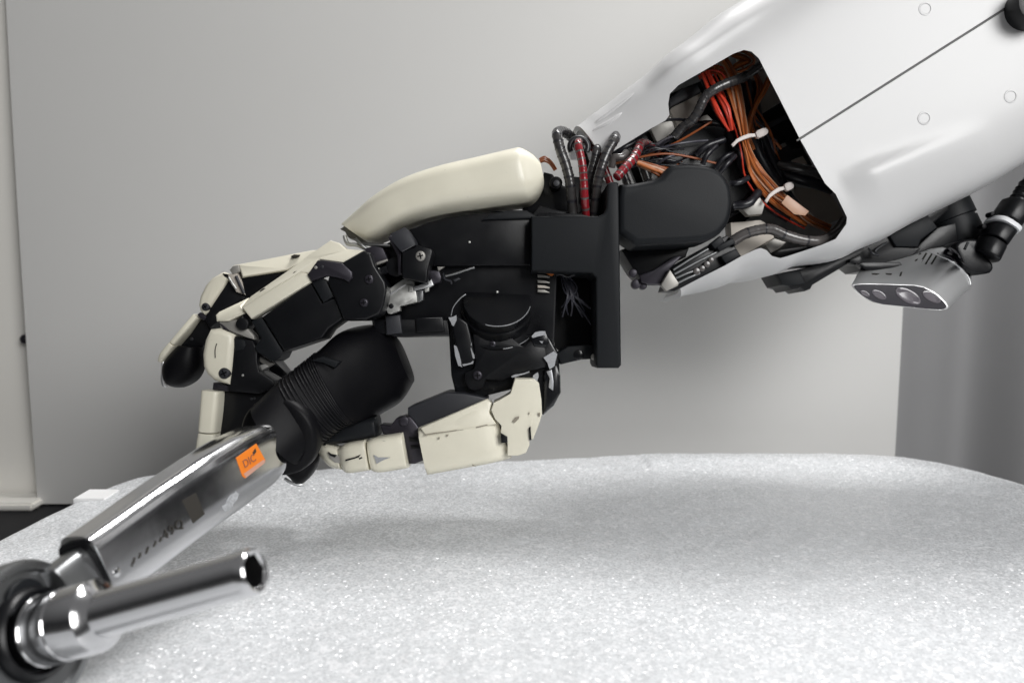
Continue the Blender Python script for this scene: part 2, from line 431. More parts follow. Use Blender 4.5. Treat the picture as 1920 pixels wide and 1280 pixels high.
rings.append([Vector((v.x, v.y, -.035)) for v in last]); rings.append([Vector((v.x, v.y, TZ+.0005)) for v in last])
rr = [[bm.verts.new(v) for v in ring] for ring in rings[1:]]
c0 = bm.verts.new(sum(rings[1], Vector())/len(rings[1])); n = len(dens)
for j in range(n): bm.faces.new((c0, rr[0][j], rr[0][(j+1) % n]))
for i in range(len(rr)-1):
    for j in range(n): bm.faces.new((rr[i][j], rr[i+1][j], rr[i+1][(j+1) % n], rr[i][(j+1) % n]))
foam = link('foam_slab', bm, 'foam', ang=70)
tagt(foam, 'thick white sparkling packing foam slab with rounded edges lying on the black table', 'foam slab')
sc_ = box_world('foam_scrap', -.277, -.257, .486, .506, -.0045, .0006, 'scrap', bev=.0006)
tagt(sc_, 'small flat white scrap at the left edge of the foam, behind the chrome wrench', 'foam scrap')

# ================================================================== ROBOT ARM
arm = thing('robot_arm', 'white and black robot arm with a cream fingered hand gripping the chrome wrench', 'robot arm', P(1280, 400, .5))
# ---- forearm shell
ux, uy, vx, vy = .851, -.525, .525, .851
def st(s, t): return (s*ux+t*vx, s*uy+t*vy)
def interp(tab, s):
    if s <= tab[0][0]: return tab[0][1]
    for (a, b), (c, d) in zip(tab, tab[1:]):
        if s <= c:
            k = (s-a)/(c-a); k = k*k*(3-2*k); return b+(d-b)*k
    return tab[-1][1]
TOPT = [(790, 783), (811, 780), (909, 774), (986, 763), (1089, 752), (1900, 752)]
BOTT = [(777, 1140), (864, 1164), (960, 1196), (1065, 1231), (1139, 1240), (1344, 1255), (1900, 1252)]
HD = [(777, .050), (1000, .062), (1500, .068), (1900, .070)]
rings = []
s = 775
while s < 1760:
    a = st(s, interp(TOPT, s)); b = st(s, interp(BOTT, s)); hd = interp(HD, s)
    T = P(a[0], a[1], .505); B = P(b[0], b[1], .505); c = (T+B)/2; A = (T-B)/2; ring = []
    for k in range(200):
        t = 2*math.pi*k/200; e = 5.2
        bmp = 0
        if math.sin(t) < 0:       # moulded swellings on the outer face
            tm = (interp(TOPT, s)+interp(BOTT, s))/2 - (interp(BOTT, s)-interp(TOPT, s))/2*spow(math.cos(t), 2/e)
            def ridge(s0, s1, t0, t1, up, dn, amp, fade):
                if s < s0-30 or s > s1+10: return 0
                k = (s-s0)/(s1-s0); tc_ = t0+(t1-t0)*k; sg = up if tm < tc_ else dn
                return amp*math.exp(-((tm-tc_)/sg)**2)*max(0, 1-max(0, k))**fade*min(1, (s-s0+30)/45)
            bmp = ridge(1110, 1330, 1118, 1158, 14, 46, .0042, 1.) + ridge(930, 1170, 800, 792, 40, 14, .0040, .7)
        ring.append(c + A*spow(math.cos(t), 2/e) + F_*(hd*spow(math.sin(t), 2/e)-bmp))
    rings.append(ring); s += 8
shell = rings_to_mesh('forearm_shell', rings, 'shell', arm, caps=False, ang=60)
md = shell.modifiers.new('t', 'SOLIDIFY'); md.thickness = .003; md.offset = -1; bake(shell, 60)
front = [(1070, 258), (1098, 258), (1118, 286), (1150, 284), (1219, 242), (1248, 226), (1255, 216), (1253, 195), (1256, 176), (1272, 160),
         (1375, 101), (1395, 94), (1409, 97), (1423, 110), (1464, 190), (1501, 263), (1547, 344), (1567, 364), (1588, 407), (1587, 420), (1567, 448), (1541, 459),
         (1478, 480), (1463, 484), (1447, 480), (1437, 469), (1426, 465), (1416, 468), (1387, 482), (1361, 497), (1307, 524), (1265, 547), (1249, 551), (1236, 580), (1060, 700)]
cut(shell, front, .36, .505)
cut(shell, [(1040, 300), (1180, 300), (1290, 330), (1385, 450), (1340, 500), (1249, 551), (1236, 580), (1000, 700)], .504, .66)
tsh = bvh(shell)
sm_ = [(1494+(1915-1494)*k/14, 265.5-(265.5+5)*k/14*.985) for k in range(15)]
dep_ = [depth(tsh, min(x, 1900), y+2, .437)+.0017 for x, y in sm_]
dep_[0] = dep_[1] = dep_[2] = min(dep_[2], dep_[3]+.0004)
cut(shell, [(x, y+1.2, d) for (x, y), d in zip(sm_, dep_)]+[(x, y-4.4, d) for (x, y), d in reversed(list(zip(sm_, dep_)))], .36, 0)
for p in shell.data.polygons: p.use_smooth = True
shell.data.set_sharp_from_angle(angle=math.radians(28))
tsh = bvh(shell)
tube_world('seam_shade_strip', [P(x, y-1.6, d-.0010) for (x, y), d in zip(sm_, dep_)], .00055, 'seamgrey', shell, n=8)  # dark strip laid in the groove as the seam's painted shade
for (x, y) in ((1735, 17), (1733, 222), (1895, 181)):
    l, nn = hit(tsh, x, y)
    if l:
        r = .0030
        lathe('dimple', l-nn*.0006, nn, [(0, r*1.35), (.00085, r*1.2), (.0009, r), (.0003, r*.75), (.0002, r*.02)], 'shell', shell, n=24)
# ridges moulded on the wrist end of the upper arm of the shell
for q in (((1112, 232), (1150, 205), (1192, 172)), ((1108, 246), (1140, 230), (1168, 210))):
    pts = []
    for (x, y) in [(a[0], a[1]) for a in spline(q, 4)]:
        l, nn = hit(tsh, x, y)
        if l: pts.append(l-nn*.0006)
    if len(pts) > 3: tube_world('moulded_ridge', pts, .0016, 'shell', shell, n=10, rad=lambda t: .25+.75*math.sin(math.pi*min(1, max(0, t)))**.6)
# elbow hub peeping in at the corner
disc('elbow_hub', 1947, 4, .425, 38, .03, 'black', arm)

lathe('shell_light_stop', P(*st(1640, 1002), .505), P(*st(1740, 1002), .505)-P(*st(1640, 1002), .505), [(0, .001), (0, .066), (.01, .067), (.03, .067), (.03, .001)], 'black', arm, n=48)  # unseen disc added inside the shell to block light from its open end
# ---- inside of the forearm
# motor can and drive blocks
mot = lathe('wrist_motor', P(1330, 320, .478), F_, bevprof(.031, .05, .002), 'gloss', arm, n=48)
lathe('motor_ring', P(1330, 320, .4775), F_, [(-.001, .024), (-.002, .026), (-.001, .028), (.001, .028)], 'black', mot, n=48)
plate('inner_block', Z('G', (330, 560), (360, 480), (560, 380), (620, 430), (560, 600), (400, 700)), .492, .02, 'taupe', arm, bev=.001)
plate('inner_block', Z('G', (320, 470), (430, 370), (560, 340), (590, 400), (330, 530)), .487, .02, 'slate', arm, bev=.001)
plate('inner_block', Z('G', (170, 700), (340, 600), (380, 720), (230, 830)), .480, .01, 'greymetal', arm, bev=.0008)
plate('inner_block', Z('G', (60, 780), (170, 715), (225, 810), (160, 850), (20, 900)), .486, .01, 'black', arm, bev=.0008)
plate('link_bar', Z('G', (130, 860), (370, 740), (385, 765), (140, 900)), .478, .006, 'plum', arm, bev=.0005)
plate('heat_sink', Z('G', (530, 760), (540, 660), (600, 600), (640, 590), (700, 650), (600, 770)), .482, .004, 'greymetal', arm, bev=.0004)
plate('rear_panel', Z('G', (880, 100), (1010, 80), (1240, 480), (1080, 590), (980, 560), (900, 300)), .535, .004, 'taupe', arm, bev=.0004)
plate('drive_box', Z('G', (1070, 590), (1240, 485), (1370, 720), (1480, 990), (1250, 1010), (1120, 820)), .497, .03, 'black', arm, bev=.001)
b_ = plate('encoder_board', Z('G', (1180, 860), (1280, 800), (1330, 880), (1420, 860), (1500, 1000), (1330, 1000), (1240, 960)), .492, .004, 'slate', arm, bev=.0004)
plate('connector', Z('G', (1190, 865), (1275, 815), (1290, 840), (1205, 890)), .4905, .003, 'greymetal', b_, bev=.0003)
plate('connector', Z('G', (1330, 960), (1420, 925), (1460, 990), (1340, 1000)), .4905, .003, 'taupe', b_, bev=.0003)
plate('connector', Z('G', (1130, 660), (1280, 590), (1300, 620), (1150, 700)), .4965, .006, 'slate', b_, bev=.0003)
plate('inner_panel', Z('H', (1340, 250), (1330, 190), (1580, 220), (1660, 330), (1700, 410), (1560, 470), (1400, 330)), .512, .004, 'taupe', arm, bev=.0004)
plate('inner_panel', Z('G', (-10, 990), (300, 970), (1000, 1020), (1150, 1300), (900, 1500), (200, 1500)), .53, .006, 'black', arm, bev=.0004)
plate('inner_panel', Z('G', (330, 420), (900, 180), (1100, 600), (1050, 1100), (500, 1000), (300, 780)), .545, .006, 'black', arm, bev=.0004)
# glossy bent hoses round the motor
for pts, r in ((Z('F', (1450, 400, .462), (1490, 320, .460), (1570, 240, .463)), .0032), (Z('F', (1600, 470, .458), (1660, 400, .456), (1730, 330, .460)), .0030),
               (Z('F', (1690, 570, .457), (1760, 560, .455), (1840, 520, .459)), .0034), (Z('F', (1560, 440, .47), (1640, 340, .468), (1740, 300, .47)), .003),
               (Z('F', (1400, 330, .472), (1480, 250, .47), (1640, 190, .472)), .004), (Z('F', (1720, 760, .462), (1840, 740, .46), (1930, 640, .465)), .005)):
    tube('motor_hose', pts, r*.5, 'wire_k', arm, ribs=3, ribh=.10, n=10)
plate('motor_clip', Z('H', (960, 350), (1090, 260), (1130, 320), (1110, 390), (1010, 400)), .465, .006, 'greymetal', arm, bev=.0005)
plate('hose_clamp', Z('H', (880, 450), (1100, 430), (1180, 480), (1200, 560), (960, 700), (890, 590)), .474, .012, 'taupe', arm, bev=.001)
plate('hose_clamp', Z('H', (1130, 610), (1200, 560), (1290, 590), (1240, 640), (1170, 670)), .468, .012, 'greymetal', arm, bev=.001)
plate('hose_clamp', Z('H', (1170, 670), (1250, 640), (1520, 600), (1500, 625), (1270, 700), (1210, 700)), .475, .02, 'black', arm, bev=.001)
# wiring harness
har = tube('wiring_harness', Z('G', (960, 320, .487), (975, 600, .482), (1010, 800, .478), (1100, 1000, .477), (1230, 1180, .480), (1400, 1400, .483)), .0036, 'wire_k', arm, n=10)
tube('cable', Z('G', (1000, 330, .490), (1050, 620, .487), (1100, 800, .484), (1180, 980, .483), (1260, 1180, .484)), .0032, 'wire_k', har, n=10)
tube('cable', Z('G', (620, 280, .487), (700, 480, .482), (800, 680, .478), (880, 900, .476), (960, 1100, .476), (1100, 1300, .478), (1300, 1430, .482)), .0034, 'wire_k', har, n=10)
tube('cable', Z('G', (1220, 1000, .482), (1350, 1020, .478), (1500, 1060, .480), (1640, 1130, .488)), .0030, 'sleeve', har, n=10)
tube('cable', Z('G', (1230, 1060, .486), (1380, 1110, .484), (1520, 1150, .486), (1650, 1200, .49)), .0034, 'wire_k', har, n=10)
def bundle(ctrl, n, w, mats, r=.00055, dj=.004):
    for k in range(n):
        off = random.uniform(-1, 1); dz = random.uniform(-1, 1); pts = []
        sp = [(x, y, d, ww) for (x, y, d, ww) in ctrl]
        for i, (x, y, d, ww) in enumerate(sp):
            a = sp[max(0, i-1)]; b = sp[min(len(sp)-1, i+1)]
            dx, dy = b[0]-a[0], b[1]-a[1]; L = math.hypot(dx, dy); nx_, ny_ = -dy/L, dx/L
            o = off*w*ww + random.uniform(-.12, .12)*w*ww
            pts.append((x+nx_*o, y+ny_*o, d+dz*dj*.5+random.uniform(-.0005, .0005)-(1-abs(off))*.002))
        tube('wire', pts, r*random.uniform(.85, 1.25), random.choice(mats), har, sub=5, n=6)
G4 = lambda *p: [(1180+a/4.3636, 80+b/4.3636, c, d) for a, b, c, d in p]
bundle(G4((760, 120, .478, .8), (850, 280, .474, .9), (890, 450, .470, .9), (930, 680, .466, .8), (960, 850, .464, .55), (1040, 1030, .466, .9), (1190, 1210, .468, .9), (1330, 1330, .470, .5), (1480, 1450, .474, .8), (1640, 1520, .478, .7)), 22, 11, ['wire_o', 'wire_o', 'wire_b', 'wire_o', 'wire_p'])
bundle(G4((700, 200, .476, .6), (800, 380, .472, .9), (870, 560, .468, .9), (920, 750, .465, .7), (950, 900, .463, .6), (1000, 1080, .466, 1.), (1130, 1270, .468, 1.), (1300, 1400, .472, .9), (1450, 1490, .476, .7)), 12, 12, ['wire_b', 'wire_o', 'wire_r'])
bundle(G4((620, 240, .474, .6), (690, 400, .468, .8), (760, 540, .464, 1.), (800, 640, .464, .7), (830, 720, .466, .3)), 11, 12, ['wire_r'], r=.0007)
bundle(G4((1150, 250, .488, .6), (1100, 370, .484, .8), (1020, 520, .480, .6), (975, 640, .476, .6), (965, 760, .474, .6), (1010, 880, .472, .5)), 6, 8, ['wire_b', 'wire_o', 'wire_p'])
bundle(G4((1020, 250, .49, .6), (1060, 380, .486, .8), (1010, 560, .482, .6), (1000, 680, .478, .6), (1040, 780, .474, .6)), 5, 8, ['wire_b', 'wire_o', 'wire_b'])
bundle(G4((560, 270, .480, .7), (660, 225, .476, .9), (760, 240, .474, .8), (800, 330, .474, .6)), 8, 9, ['wire_b', 'wire_r', 'wire_o'])
bundle(G4((830, 80, .483, .5), (930, 100, .482, 1.), (1000, 150, .483, .8), (930, 190, .48, 1.), (840, 230, .478, .6)), 8, 10, ['wire_b', 'wire_o', 'wire_b'])
bundle([(1195, 305, .446, .5), (1215, 312, .445, .8), (1232, 318, .445, 1.1), (1249, 326, .446, 1.3)], 9, 8, ['wire_o', 'wire_b', 'wire_p', 'wire_k'], r=.0008)
bundle([(1012, 300, .462, 1), (1022, 296, .461, 1.3), (1034, 305, .46, 1.), (1042, 318, .462, .6)], 7, 7, ['wire_b', 'wire_p', 'wire_o'], r=.0006)
for k in range(14):
    a = (random.uniform(1150, 1240), random.uniform(262, 330)); b = (random.uniform(1240, 1345), random.uniform(225, 320)); mx_ = ((a[0]+b[0])/2, (a[1]+b[1])/2+random.uniform(-30, 22))
    tube('wire', [(a[0], a[1], .468), (mx_[0], mx_[1], .462+random.uniform(0, .008)), (b[0], b[1], .470)], random.uniform(.0005, .0009), random.choice(['wire_k', 'wire_g', 'wire_b', 'wire_k']), har, sub=8, n=6)
for k in range(16):
    a = (random.uniform(1350, 1420), random.uniform(120, 200)); b = (random.uniform(1400, 1470), random.uniform(260, 330)); mx_ = ((a[0]+b[0])/2+random.uniform(-25, 25), (a[1]+b[1])/2+random.uniform(-15, 15))
    tube('wire', [(a[0], a[1], .488), (mx_[0], mx_[1], .478+random.uniform(0, .008)), (b[0], b[1], .484)], random.uniform(.0005, .0009), random.choice(['wire_k', 'wire_o', 'wire_b', 'wire_g']), har, sub=8, n=6)
def ziptie(x0, y0, x1, y1, hx, hy, d):
    mx_, my_ = (x0+x1)/2-2, (y0+y1)/2-5
    t = plate('zip_tie', [(x0-2, y0-2), ((x0+mx_)/2-2, (y0+my_)/2-5), (mx_-2, my_-3), ((x1+mx_)/2-2, (y1+my_)/2-5), (x1-1, y1-3), (x1+2, y1+3), ((x1+mx_)/2+1, (y1+my_)/2+2), (mx_+1, my_+4), ((x0+mx_)/2+1, (y0+my_)/2+1), (x0+2, y0+3)], d, .0012, 'nylon', arm, bev=.0003)
    plate('tie_head', [(x1-2, y1-7), (hx-2, hy-7), (hx+5, hy), (hx+2, hy+7), (x1+3, y1+7)], d-.001, .003, 'nylon', t, bev=.0005, sm=1)
ziptie(1373, 273, 1418, 253, 1437, 245, .458)
ziptie(1436, 378, 1472, 352, 1485, 347, .460)
plate('ribbon_tag', Z('H', (1250, 310), (1290, 250), (1450, 370), (1420, 400), (1340, 390)), .459, .0006, 'wire_p', arm, bev=.0002)
tube('conduit', Z('G', (365, 775, .468), (430, 700, .466), (510, 640, .463), (570, 550, .461), (620, 450, .460), (690, 390, .459), (800, 335, .460), (930, 285, .464), (1090, 175, .475)), .0029, 'sleeve', arm, sub=10, ribs=5, ribh=.06, n=12, band=(5, 'wire_k'))
tube('clear_sleeve', Z('H', (890, 590, .461), (980, 535, .459), (1080, 505, .458), (1180, 500, .457), (1290, 545, .456), (1420, 580, .457), (1540, 580, .460), (1640, 520, .47), (1700, 440, .48)), .0031, 'clear', arm, sub=8, ribs=5, ribh=.04, n=14, band=(10, 'wire_k'))
# connector rail along the lower arm of the shell
rail = plate('connector_rail', Z('H', (400, 940), (460, 770), (640, 660), (860, 540), (960, 690), (850, 755), (640, 862), (480, 945)), .462, .018, 'black', arm, bev=.0008)
for a, b, c, d_ in ((470, 790, 720, 640), (480, 820, 800, 655), (490, 850, 640, 790), (500, 885, 660, 815)):
    x0, y0 = Z('H', (a, b))[0]; x1, y1 = Z('H', (c, d_))[0]
    tube_world('rail_pin', [P(x0, y0, .4605), P((x0+x1)/2, (y0+y1)/2-1, .460), P(x1, y1, .4605)], .00075, 'satin', rail, n=8)
for pts in (((740, 600), (810, 545), (840, 590), (770, 640)), ((780, 620), (900, 560), (920, 600), (800, 660)), ((810, 690), (920, 640), (950, 690), (850, 750))):
    plate('plug', Z('H', *pts), .4575, .006, 'anod', rail, bev=.0005)
for x, y, r in ((640, 800, 26), (680, 780, 22), (715, 750, 24), (745, 720, 20)):
    q = Z('H', (x, y))[0]; disc('plug_nut', q[0], q[1], .459, r/3.84, .003, 'clear', rail)
plate('latch_plate', Z('H', (380, 900), (445, 785), (512, 885), (505, 905), (420, 945)), .458, .004, 'greymetal', arm, bev=.0006)
plate('wrist_link', Z('H', (225, 830), (330, 790), (480, 690), (545, 685), (450, 780), (390, 895), (290, 895), (240, 880)), .463, .01, 'plum', arm, bev=.0008)
plate('wrist_cone', Z('H', (95, 645), (200, 600), (600, 590), (560, 700), (430, 750), (330, 810), (240, 850), (190, 800)), .468, .03, 'black', arm, bev=.001)
q = Z('H', (180, 812), (205, 892), (255, 905))
for (x, y), r in zip(q, (8, 9, 7)): disc('wrist_bolt', x, y, .466, r, .006, 'plum', arm)

# ---- cable sleeves arching into the hand
def sl(name, pts, r, m, hook=True, **k):
    pts = Z('F', *pts)
    x, y, d = pts[0]
    pre = [(x+62, y+78, d+.034), (x+44, y+30, d+.034), (x+26, y+2, d+.028), (x+11, y-8, d+.018), (x+2, y-7, d+.008)] if hook else []
    return tube(name, pre+pts, r, m, arm, sub=12, ribs=5, ribh=.07, n=14, band=(5, 'wire_k' if m == 'sleeve' else 'clear'), **k)
sl('cable_sleeve', [(205, 160, .448), (235, 290, .446), (285, 430, .446), (320, 600, .447), (345, 900, .452)], .0029, 'sleeve')
sl('red_cable_sleeve', [(385, 240, .442), (415, 380, .440), (430, 520, .441), (440, 700, .443), (455, 900, .450)], .0023, 'redsleeve')
sl('cable_sleeve', [(545, 280, .456), (515, 400, .455), (485, 520, .455), (470, 700, .456)], .0025, 'sleeve')
sl('cable_sleeve', [(700, 190, .450), (640, 290, .447), (585, 430, .446), (545, 600, .448), (520, 860, .452)], .0027, 'sleeve')
sl('red_cable_sleeve', [(905, 260, .452), (860, 350, .446), (790, 430, .441), (715, 515, .438)], .0026, 'redsleeve')
x, y = Z('F', (390, 255))[0]
rr_ = [P(x+17*math.cos(a), y+17*math.sin(a), .449) for a in [math.radians(t) for t in range(150, 395, 12)]]
tube_world('black_cable_loop', rr_, .0016, 'wire_k', arm, n=10)
tube('black_cable_loop', Z('F', (670, 430, .452), (690, 350, .450), (760, 340, .450), (800, 300, .452)), .0022, 'clear', arm, n=10)
tube('black_cable_loop', Z('F', (690, 310, .462), (780, 260, .460), (870, 215, .462)), .0018, 'wire_k', arm, n=10)
q = Z('F', (195, 560))[0]; disc('cable_gland', q[0], q[1], .45, 12, .01, 'grip', arm); disc('cable_gland', q[0]+1, q[1]+1, .448, 6, .004, 'slate', arm)

plate('wrist_block', [(980, 380), (1012, 350), (1020, 322), (1036, 326), (1050, 345), (1066, 352), (1068, 330), (1130, 335), (1140, 345), (1140, 420), (980, 420)], .463, .03, 'black', arm, bev=.001)
# ---- wrist bracket
wb = plate('wrist_bracket', [(996, 405), (1122, 405), (1132, 400), (1137, 390), (1139, 345), (1146, 340), (1160, 342), (1162, 460), (1165, 684), (1160, 690), (1121, 690), (1118, 683), (1117, 520), (1110, 512), (996, 508)], .436, .035, 'anod', arm, bev=.0012, seg=3)
pill = plate('bracket_arm', chaikin([(1159, 344), (1180, 344), (1235, 334), (1251, 314), (1262, 308), (1300, 306), (1335, 311), (1358, 325), (1372, 350), (1375, 385), (1368, 418), (1348, 442), (1318, 454), (1159, 461)], 1), .4365, .03, 'anod', wb, bev=.0055, seg=6)
plate('brace', [(1000, 412), (1010, 398), (1085, 400), (1120, 408), (1120, 420)], .440, .02, 'black', wb, bev=.001)
plate('bracket_foot', Z('D', (1320, 700), (1400, 650), (1540, 635), (1620, 650), (1620, 740), (1500, 745), (1350, 780)), .452, .02, 'anod', wb, bev=.001)
q = Z('D', (1478, 712))[0]; disc('pivot_bolt', q[0], q[1], .4515, 10, .004, 'gloss', wb)
disc('foot_pin', *Z('D', (1590, 725))[0], .45, 6, .006, 'greymetal', wb)
# ---- palm
palm = plate('palm_housing', [(700, 470), (745, 445), (790, 428), (850, 408), (930, 395), (1000, 400), (1012, 385), (1050, 395), (1125, 402), (1125, 500), (1045, 505), (1040, 640), (1035, 665), (1000, 640), (905, 640), (870, 625), (842, 630), (745, 632), (700, 620), (690, 560), (700, 520)], .452, .04, 'black', arm, bev=.001)
plate('palm_side_plate', Z('C', (480, 560), (620, 505), (760, 470), (1000, 440), (1290, 440), (1300, 780), (1000, 780), (640, 785)), .4465, .006, 'anod' if 0 else 'black', palm, bev=.0006)
plate('palm_rib', Z('C', (970, 490), (1020, 450), (1150, 425), (1260, 425), (1330, 470), (1300, 480), (1020, 485)), .4445, .004, 'anod', palm, bev=.0008)
plate('knuckle_rail', [(700, 600), (722, 598), (840, 600), (842, 628), (745, 632), (702, 622)], .447, .02, 'black', palm, bev=.0006)
plate('rail_block', [(722, 592), (750, 590), (754, 625), (724, 628)], .4455, .003, 'slate', palm, bev=.0006)
plate('rail_block', [(778, 596), (830, 594), (834, 622), (780, 624)], .4458, .003, 'black', palm, bev=.0006)
# window in the palm with thin grey wires
wbx = plate('wire_bay', [(1040, 505), (1118, 505), (1118, 665), (1060, 670), (1040, 650)], .478, .004, 'black', palm, bev=0)
tube('seal', Z('V', (330, 380, .455), (480, 320, .452), (620, 370, .453), (800, 310, .452), (950, 315, .452), (1090, 370, .453)), .0009, 'slate', palm, n=8)
for k in range(16):
    a = (random.uniform(480, 640), random.uniform(330, 420)); b = (a[0]+random.uniform(60, 200), a[1]+random.uniform(180, 300))
    c = random.choice([(random.uniform(500, 720), random.uniform(800, 1100)), (random.uniform(880, 1080), random.uniform(900, 1250))])
    tube('wire', Z('V', (a[0], a[1], .462), (b[0], b[1], .458), ((b[0]+c[0])/2+random.uniform(-70, 70), (b[1]+c[1])/2, .458), (c[0], c[1], .462)), .00045, 'wire_g', palm, n=6)
for y0, m_ in ((330, 'greymetal'), (430, 'greymetal'), (520, 'taupe'), (600, 'greymetal')):
    plate('copper_tab', Z('V', (75, y0), (200, y0+8), (300, y0+random.randint(20, 60)), (290, y0+60), (80, y0+50)), .449, .002, m_, palm, bev=.0002)
tube('wire', Z('V', (200, 200, .452), (270, 260, .450), (330, 300, .452)), .0022, 'wire_o', palm, n=8)
# rotation drum of the thumb
drA = (U_*.62 - F_*.78 + R_*.03).normalized(); drT = P(932, 562, .449)
drum = lathe('thumb_drum', drT, -drA, [(0, .0005), (0, .0183), (.0003, .0190), (.0012, .0193), (.0065, .0193), (.0066, .0204), (.0085, .0208), (.013, .0208), (.0135, .0245), (.019, .0250), (.019, .001)], 'black', arm, n=64)
du = drA.orthogonal().normalized(); dv_ = drA.cross(du)
for a0, a1, rr0, tt, ww in ((0, 100, .0191, -.0003, .00028), (0, 44, .0246, -.0137, .0003)):
    best = max(range(360), key=lambda a: ((du*math.cos(math.radians(a))+dv_*math.sin(math.radians(a))).dot(-U_)+.45*(du*math.cos(math.radians(a))+dv_*math.sin(math.radians(a))).dot(R_)))
    tube_world('worn_edge', [drT+drA*tt*1+ (du*math.cos(math.radians(best+a))+dv_*math.sin(math.radians(best+a)))*rr0 for a in range(-(a1//2), a1//2, 4)], ww, 'chip', drum, n=6)
tube('worn_edge', Z('D', (560, 430, .443), (575, 370, .443), (620, 310, .444), (665, 275, .446)), .00030, 'chip', drum, n=6)
# ---- thumb base
th = plate('thumb', Z('D', (535, 440), (600, 415), (690, 520), (850, 590), (1000, 585), (1140, 560), (1240, 535), (1330, 690), (1340, 790), (1352, 980), (1300, 1080), (1225, 1145), (1150, 1100), (1000, 960), (800, 1010), (700, 1010), (640, 1000), (590, 985), (560, 860)), .450, .035, 'gloss', arm, bev=.0015, seg=3)
fp = plate('cover_plate', Z('D', (715, 560), (780, 575), (850, 605), (1000, 590), (1060, 640), (1090, 650), (1150, 585), (1230, 640), (1250, 720), (1240, 800), (1100, 835), (1000, 868), (920, 897), (810, 888), (795, 950), (740, 972), (690, 960), (660, 900), (655, 840), (725, 810), (735, 760)), .4455, .006, 'black', th, bev=.0008)
plate('side_pad', Z('D', (600, 425), (680, 480), (700, 560), (735, 730), (720, 770), (640, 790), (590, 640), (560, 500)), .4445, .008, 'black', th, bev=.0012, seg=3)
screw(*Z('D', (860, 632))[0], .4450, 6, th); screw(*Z('D', (750, 858))[0], .4445, 9, th)
plate('rear_horn', Z('D', (1130, 600), (1160, 545), (1240, 540), (1270, 620), (1240, 660), (1160, 650)), .4445, .012, 'gloss', th, bev=.001)
plate('rear_cheek', Z('D', (1230, 820), (1320, 780), (1348, 860), (1350, 985), (1300, 1080), (1225, 1140)), .4470, .02, 'gloss', th, bev=.0015)
plate('cheek_highlight', Z('D', (1245, 830), (1285, 815), (1298, 900), (1295, 970), (1262, 945), (1270, 880)), .4464, .001, 'chip', th, bev=.0003)  # pale piece standing in for a reflection on the glossy cheek
tree = [bvh(o) for o in (th,)]
def chip(k, pts, d):
    pts = Z(k, *pts)
    j = []
    for i in range(len(pts)):
        a, b = pts[i], pts[(i+1) % len(pts)]
        j.append(a); j.append(((a[0]+b[0])/2+random.uniform(-1, 1), (a[1]+b[1])/2+random.uniform(-1, 1)))
    return plate('paint_chip', j, d, .0006, 'chip', th, bev=0)
chip('D', ((540, 442), (598, 425), (600, 460), (578, 505), (560, 480)), .4438)
chip('D', ((580, 640), (600, 650), (632, 760), (640, 800), (612, 790), (590, 720)), .4436)
chip('D', ((1140, 575), (1165, 548), (1238, 540), (1238, 570), (1200, 575), (1150, 590)), .4438)
chip('D', ((1225, 730), (1300, 685), (1325, 705), (1305, 790), (1270, 815), (1255, 770)), .4436)
chip('D', ((1195, 610), (1225, 612), (1215, 630)), .4440)
chip('D', ((700, 610), (708, 640), (702, 645)), .4442); chip('D', ((703, 655), (716, 690), (730, 735), (718, 738), (706, 690)), .4442)
chip('D', ((995, 862), (1050, 848), (1120, 828), (1125, 836), (1050, 860), (1000, 874)), .4446)
chip('D', ((640, 778), (700, 768), (720, 752), (715, 775), (650, 792)), .4440)
chip('D', ((1150, 860), (1185, 835), (1190, 870), (1170, 915), (1150, 905)), .4400)
# thumb segments (cream)
plate('upper_block', Z('E', (727, 655), (960, 560), (985, 553), (1110, 560), (1255, 590), (1262, 605), (1200, 700), (820, 830), (790, 780), (725, 700)), .440, .03, 'slate', th, bev=.0012)
meta = beam('metacarpal_cover', [tuple(Z('E', (806, 782))[0])+tuple(Z('E', (868, 1088))[0])+(.440, .012), tuple(Z('E', (1010, 700))[0])+tuple(Z('E', (1060, 1052))[0])+(.440, .0135),
      tuple(Z('E', (1200, 625))[0])+tuple(Z('E', (1290, 1010))[0])+(.440, .0135), tuple(Z('E', (1285, 610))[0])+tuple(Z('E', (1420, 978))[0])+(.442, .012)], 'cream', th, n=6, seg=32, capbev=.0012)
plate('metacarpal_top_face', Z('E', (812, 790, .427), (1255, 598, .428), (1286, 625, .428), (1272, 690, .427), (1318, 765, .426), (1100, 800, .4255), (845, 838, .4262)), .427, .006, 'cream', th, bev=.0006)
kn = plate('knuckle_cover', Z('E', (1442, 465), (1570, 466), (1602, 492), (1618, 600), (1622, 700), (1600, 770), (1562, 868), (1546, 860), (1538, 795), (1538, 905), (1515, 955), (1462, 974), (1392, 974), (1392, 880), (1345, 840), (1352, 775), (1310, 730), (1283, 670), (1300, 622), (1360, 592), (1412, 560)), .4255, .022, 'cream', th, bev=.0042, seg=5, ang=60)
plate('knuckle_side_face', Z('E', (1570, 470, .4262), (1603, 492, .438), (1622, 690, .440), (1598, 770, .438), (1560, 868, .432), (1548, 850, .4255), (1545, 760, .4253), (1570, 640, .4252), (1585, 560, .4253)), .426, .012, 'cream', th, bev=.0006)
plate('slot', Z('E', (1346, 822), (1392, 848), (1392, 885), (1350, 890)), .4245, .006, 'black', th, bev=.0002)
plate('slot', Z('E', (1534, 790), (1546, 780), (1552, 868), (1540, 872)), .4243, .004, 'black', th, bev=.0001)
for k, pts in (('E', ((1425, 745), (1445, 718), (1470, 712), (1468, 728), (1440, 756))), ('E', ((1530, 690), (1540, 684), (1538, 702))), ('E', ((1595, 690), (1610, 688), (1608, 714), (1598, 708)))):
    plate('paint_chip', Z(k, *pts), .4247, .0006, 'scuff', th, bev=0)
